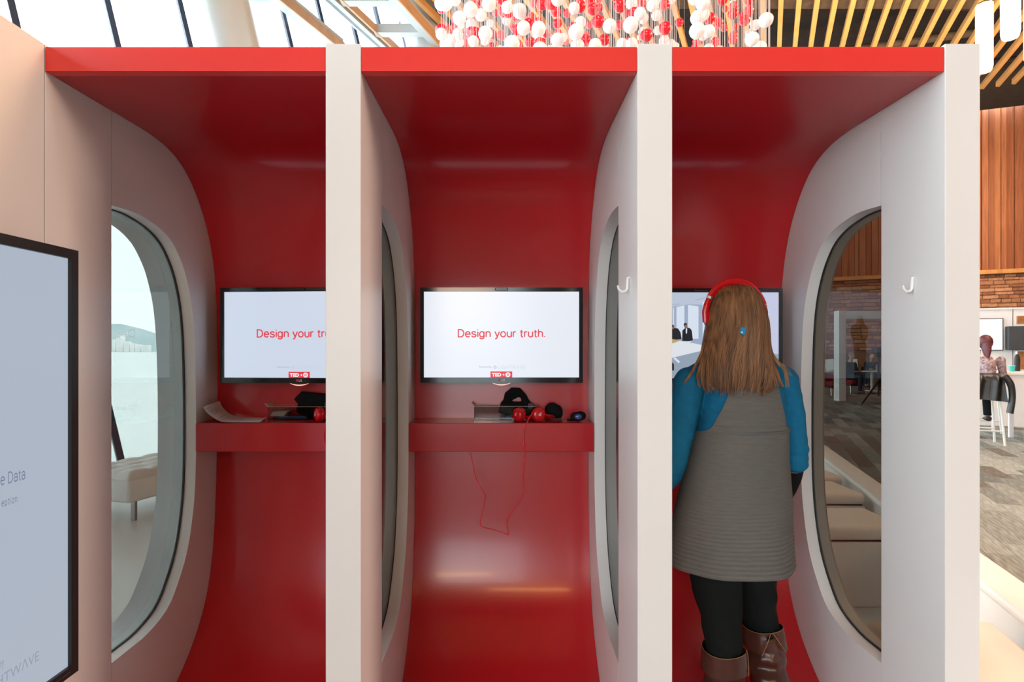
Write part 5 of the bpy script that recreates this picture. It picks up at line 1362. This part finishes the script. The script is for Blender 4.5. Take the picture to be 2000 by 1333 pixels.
for k, (s0, s1, z0, z1, lb) in enumerate(((0.34, 0.60, 1.97, 2.12, 'small orange picture above the dark grey panel'), (0.33, 0.58, 1.10, 1.44, 'orange and brown poster below the dark grey panel'))):
    t = thing('poster', tuple(pc + BX * s0 + Vector((0, 0, z0))), lb, 'poster')
    part('print', qb(MB(), s0, s1, 0.0, 0.012, z0, z1), POST, t); part('picture_edge', qb(qb(MB(), s0 - 0.01, s0, 0.0, 0.018, z0, z1), s1, s1 + 0.01, 0, 0.018, z0, z1), OAK, t)
# high white table
hx, hy = 8.42, 9.25
t = thing('high_table', (hx, hy, 0), 'high white table with a teal cup on it at right edge', 'table')
def hb(mb, s0, s1, n0, n1, z0, z1):
    c0 = Vector((7.88, 9.05, 0))
    vs = [c0 + BX * s + AX * n + Vector((0, 0, z)) for s in (s0, s1) for n in (n0, n1) for z in (z0, z1)]
    return mb.add(vs, [(0, 1, 3, 2), (4, 6, 7, 5), (0, 4, 5, 1), (2, 3, 7, 6), (0, 2, 6, 4), (1, 5, 7, 3)])
part('table_top', hb(MB(), -0.05, 1.6, -0.03, 0.75, 1.07, 1.12), WHITE_PL, t, bevel=0.008)
part('apron', hb(MB(), 0.0, 1.55, 0.0, 0.04, 0.95, 1.07), WHITE_PL, t)
for s in (0.30, 1.5):
    for n_ in (0.0, 0.66): part('leg', hb(MB(), s, s + 0.06, n_, n_ + 0.06, 0, 1.07), WHITE_PL, t, bevel=0.004)
part('foot_rail', hb(MB(), 0.30, 1.56, 0.02, 0.05, 0.28, 0.32), WHITE_PL, t)
cp = P(1976.5, 723, 9.2)
t = thing('cup', (cp.x, 9.2, 1.121), 'teal paper cup on the high white table', 'cup')
part('cup_wall', MB().tube([(cp.x, 9.2, 1.121), (cp.x, 9.2, 1.215)], [0.033, 0.042], 20), mat('teal_cup', (0.05, 0.50, 0.45), 0.5, var=0.05), t, smooth=True)
part('rim', MB().tube([(cp.x + 0.042 * math.cos(a * PI / 10), 9.2 + 0.042 * math.sin(a * PI / 10), 1.216) for a in range(20)], 0.003, 6, closed=True), WHITE_PL, t, smooth=True)
bp_ = P(1986.5, 718, 9.35)
t = thing('bottle', (bp_.x, 9.35, 1.121), 'tall black bottle beside the teal cup', 'bottle')
part('bottle_body', MB().tube([(bp_.x, 9.35, z) for z in (1.121, 1.13, 1.33, 1.37, 1.40)], [0.036, 0.040, 0.040, 0.03, 0.016], 20), BLACK, t, smooth=True)
part('cap', MB().tube([(bp_.x, 9.35, 1.40), (bp_.x, 9.35, 1.445)], 0.019, 14), STEEL, t, smooth=True)

def stool(x, y, rz, label):
    t = thing('bar_stool', (x, y, 0), label, 'stool', 'white bar stools', rz=rz)
    part('seat', MB().box(-0.20, 0.20, -0.20, 0.20, 0.73, 0.77), WCH, t, local=True, bevel=0.012)
    part('backrest', MB().tube([(-0.19, 0.19, 0.77), (-0.19, 0.23, 1.06), (0, 0.25, 1.09), (0.19, 0.23, 1.06), (0.19, 0.19, 0.77)], 0.016, 10), WCH, t, local=True, smooth=True)
    part('back_panel', MB().box(-0.18, 0.18, 0.215, 0.235, 0.86, 1.05), WCH, t, local=True, bevel=0.008)
    for sx in (-1, 1):
        for sy in (-1, 1): part('leg', MB().tube([(sx * 0.17, sy * 0.17, 0.74), (sx * 0.22, sy * 0.22, 0)], 0.017, 8), WCH, t, local=True, smooth=True)
    for sy in (-1, 1): part('foot_rest', MB().tube([(-0.205, sy * 0.205, 0.22), (0.205, sy * 0.205, 0.22)], 0.013, 8), WCH, t, local=True, smooth=True)
    return t
rz_ = math.atan2(AX.y, AX.x) - PI / 2 + PI
s1 = P(1916, 852, 9.0)
stool(s1.x, 8.98, rz_ , 'white bar stool draped with the black leather jacket')
s2 = P(1982, 858, 9.2)
stool(s2.x + 0.34, 10.25, rz_ + PI, 'white bar stool with a yellow bag, under the high table')
YEL = mat('yellow_bag', (0.65, 0.33, 0.05), 0.6, color2=(0.7, 0.12, 0.05), scale=8)
yb = Vector((s2.x + 0.34, 10.25, 0.772)); t = thing('bag', tuple(yb), 'small yellow and orange bag on the far bar stool seat', 'bag')
mb = MB(); mb.box(yb.x - 0.14, yb.x + 0.14, yb.y - 0.10, yb.y + 0.10, 0.772, 0.94); part('bag_body', mb, YEL, t, bevel=0.04, seg=3, smooth=True)
part('strap', MB().tube([(yb.x - 0.08, yb.y, 0.935), (yb.x - 0.05, yb.y, 1.01), (yb.x + 0.05, yb.y, 1.01), (yb.x + 0.08, yb.y, 0.935)], 0.008, 8), BLACK, t, smooth=True)
# woman on the stool, seen from behind, and her jacket over the backrest
pw = figure((s1.x + 0.08, 9.02, 0), rz_, 'seated person with maroon hair and patterned top behind the black jacket', mat('maroon_print_top', (0.12, 0.03, 0.05), 0.8, color2=(0.55, 0.45, 0.45), scale=28), PANTS, MAROON, 'stool', long_hair=True, seat_h=0.775)
LEA = mat('black_leather', (0.018, 0.018, 0.018), 0.35, var=0.3, scale=6, bump=0.4, bscale=10)
jt = thing('jacket', (s1.x, 8.74, 0.6), 'black leather jacket hanging over the white bar stool back', 'jacket')
bk = Vector((s1.x - 0.10, 8.98, 0)) - AX * 0.30
def jk(a, b):
    w_ = 0.25 + 0.04 * b; fold = 0.022 * math.sin(a * 17 + b * 2) + 0.012 * math.sin(a * 31 + 3 * b)
    z = 1.115 - 0.40 * b - 0.06 * abs(a - 0.5) * b; out = -0.045 * min(1, b * 4) - fold * min(1, b * 3)
    if b < 0.1: out += 0.05 * (1 - b / 0.1)
    return bk + BX * ((a - 0.5) * 2 * w_) + AX * out + Vector((0, 0, z))
mb = MB().grid(40, 24, jk); mb.grid(40, 24, lambda a, b: jk(a, b) - AX * 0.012)
part('jacket_back', mb, LEA, jt, smooth=True, angle=80)
sl = catmull([bk + BX * 0.25 - AX * 0.06 + Vector((0, 0, 1.08)), bk + BX * 0.32 - AX * 0.07 + Vector((0, 0, 0.95)), bk + BX * 0.34 - AX * 0.06 + Vector((0, 0, 0.75)), bk + BX * 0.31 - AX * 0.07 + Vector((0, 0, 0.52))], 5)
part('sleeve', MB().tube(sl, [(0.07, 0.045)] * 6 + [(0.066, 0.042)] * (len(sl) - 6), 14), LEA, jt, smooth=True)
sl = catmull([bk - BX * 0.25 - AX * 0.06 + Vector((0, 0, 1.08)), bk - BX * 0.32 - AX * 0.07 + Vector((0, 0, 0.9)), bk - BX * 0.31 - AX * 0.06 + Vector((0, 0, 0.62))], 5)
part('sleeve', MB().tube(sl, [(0.068, 0.045)] * len(sl), 14), LEA, jt, smooth=True)

# ------------------------------------------------------------------ pendants and the hanging ball sculpture
LAMP = mat('lit_lamp_shade', (0.8, 0.7, 0.55), 0.5, emit=(1.0, 0.80, 0.52), strength=1.1)
BRASS = mat('dark_brass', (0.25, 0.15, 0.06), 0.4, 0.7)
def pendant(u, Y, label):
    x = (u - U0) * Y / F; z0 = 4.87; z1 = 5.69; r = 0.088
    t = thing('pendant_lamp', (x, Y, z0), label, 'pendant lamp', 'pendant lamps')
    part('shade', MB().tube([(x, Y, z0), (x, Y, z0 + 0.05), (x, Y, z1)], [r * 0.82, r * 0.97, r], 8), LAMP, t)
    part('cap', MB().tube([(x, Y, z1), (x, Y, z1 + 0.025)], [r * 1.01, r * 0.8], 8), BRASS, t)
    part('cord', MB().tube([(x, Y, z1 + 0.02), (x, Y, 10.6)], 0.006, 6), BLACK, t, smooth=True)
    part('canopy', MB().tube([(x, Y, 10.55), (x, Y, 10.6)], 0.06, 14), BLACK, t, smooth=True)
pendant(1922.5, 6.95, 'glowing pendant lamp overlapping the top of the right booth pillar')
pendant(1973.5, 6.2, 'second glowing pendant lamp, right of the one over the pillar')
pendant(2018, 6.7, 'third glowing pendant lamp, nearly cut off by the right frame')

BALLW = mat('white_ball', (0.90, 0.88, 0.88), 0.35, sub=0.3)
BALLR = mat('red_ball', (0.75, 0.012, 0.03), 0.22, coat=0.2)
STR = mat('clear_line', (0.55, 0.53, 0.54), 0.3)
bs = thing('ball_sculpture', (1.9, 6.0, 3.3), 'hanging sculpture of red and white balls on clear lines above the booths', 'hanging sculpture')
rb = random.Random(5)
ball0 = make_mesh('ball', MB().ball((0, 0, 0), 0.05, n=20, m=14), BALLW, smooth=True, angle=80)
ballr = ball0.copy(); ballr.materials.clear(); ballr.materials.append(BALLR)
strings = MB(); nb = 0; placed = []
inv = bs.matrix_basis.inverted()
def in_foot(x, y):
    return 4.3 < y < 8.6 and (-0.115 * y) < x < 2.09 + (y - 4.5) * 0.46
reds = [(935, 45, 70), (1000, 60, 55), (1090, 40, 50), (1140, 35, 60), (1205, 40, 50), (1410, 50, 60), (1455, 25, 45)]
tries = 0
while nb < 292 and tries < 6000:
    tries += 1
    y = 4.35 + 4.2 * rb.random() ** 1.35
    x = rb.uniform(-0.115 * y, 2.09 + (y - 4.5) * 0.46)
    if not in_foot(x, y): continue
    u = U0 + F * x / y
    if 1322 < u < 1352 and rb.random() < 0.75: continue
    gr = 0.10
    z = rb.uniform(EYE + 0.50 * y, EYE + 0.645 * y)
    z = round(z / 0.02) * 0.02
    if any((x - a) ** 2 + (y - b) ** 2 + (z - c) ** 2 < 0.011 for a, b, c in placed): continue
    placed.append((x, y, z))
    v = V0 - F * (z - EYE) / y
    wr = sum(math.exp(-((u - a) / c) ** 2 - ((v - b) / 40) ** 2) for a, b, c in reds)
    red = rb.random() < min(0.86, 0.13 + 0.75 * wr) and y > 4.6
    o = bpy.data.objects.new('ball', ballr if red else ball0)
    s = rb.choice((0.95, 1.05, 1.1, 1.18)) * (1.0 if not red else 0.93)
    o.scale = (s, s, s); o.location = (x, y, z); COL.objects.link(o); o.parent = bs; o.matrix_parent_inverse = inv
    nb += 1
    strings.tube([(x, y, z - 1.2), (x, y, 8.4)], 0.0017, 3, cap=False)
for k in range(460):
    y = rb.uniform(4.35, 8.6); x = rb.uniform(-0.115 * y, 2.09 + (y - 4.5) * 0.46); u = U0 + F * x / y
    if 1322 < u < 1352: continue
    strings.tube([(x, y, 3.0), (x, y, 8.4)], 0.0018, 3, cap=False)
part('line', strings, STR, bs, kind='stuff')
part('ceiling_grid', MB().add([(-0.49, 4.3, 8.4), (2.0, 4.3, 8.4), (4.0, 8.6, 8.4), (-0.99, 8.6, 8.4), (-0.49, 4.3, 8.44), (2.0, 4.3, 8.44), (4.0, 8.6, 8.44), (-0.99, 8.6, 8.44)], [(0, 1, 2, 3), (7, 6, 5, 4), (0, 4, 5, 1), (1, 5, 6, 2), (2, 6, 7, 3), (3, 7, 4, 0)]), WHITE_PL, bs)
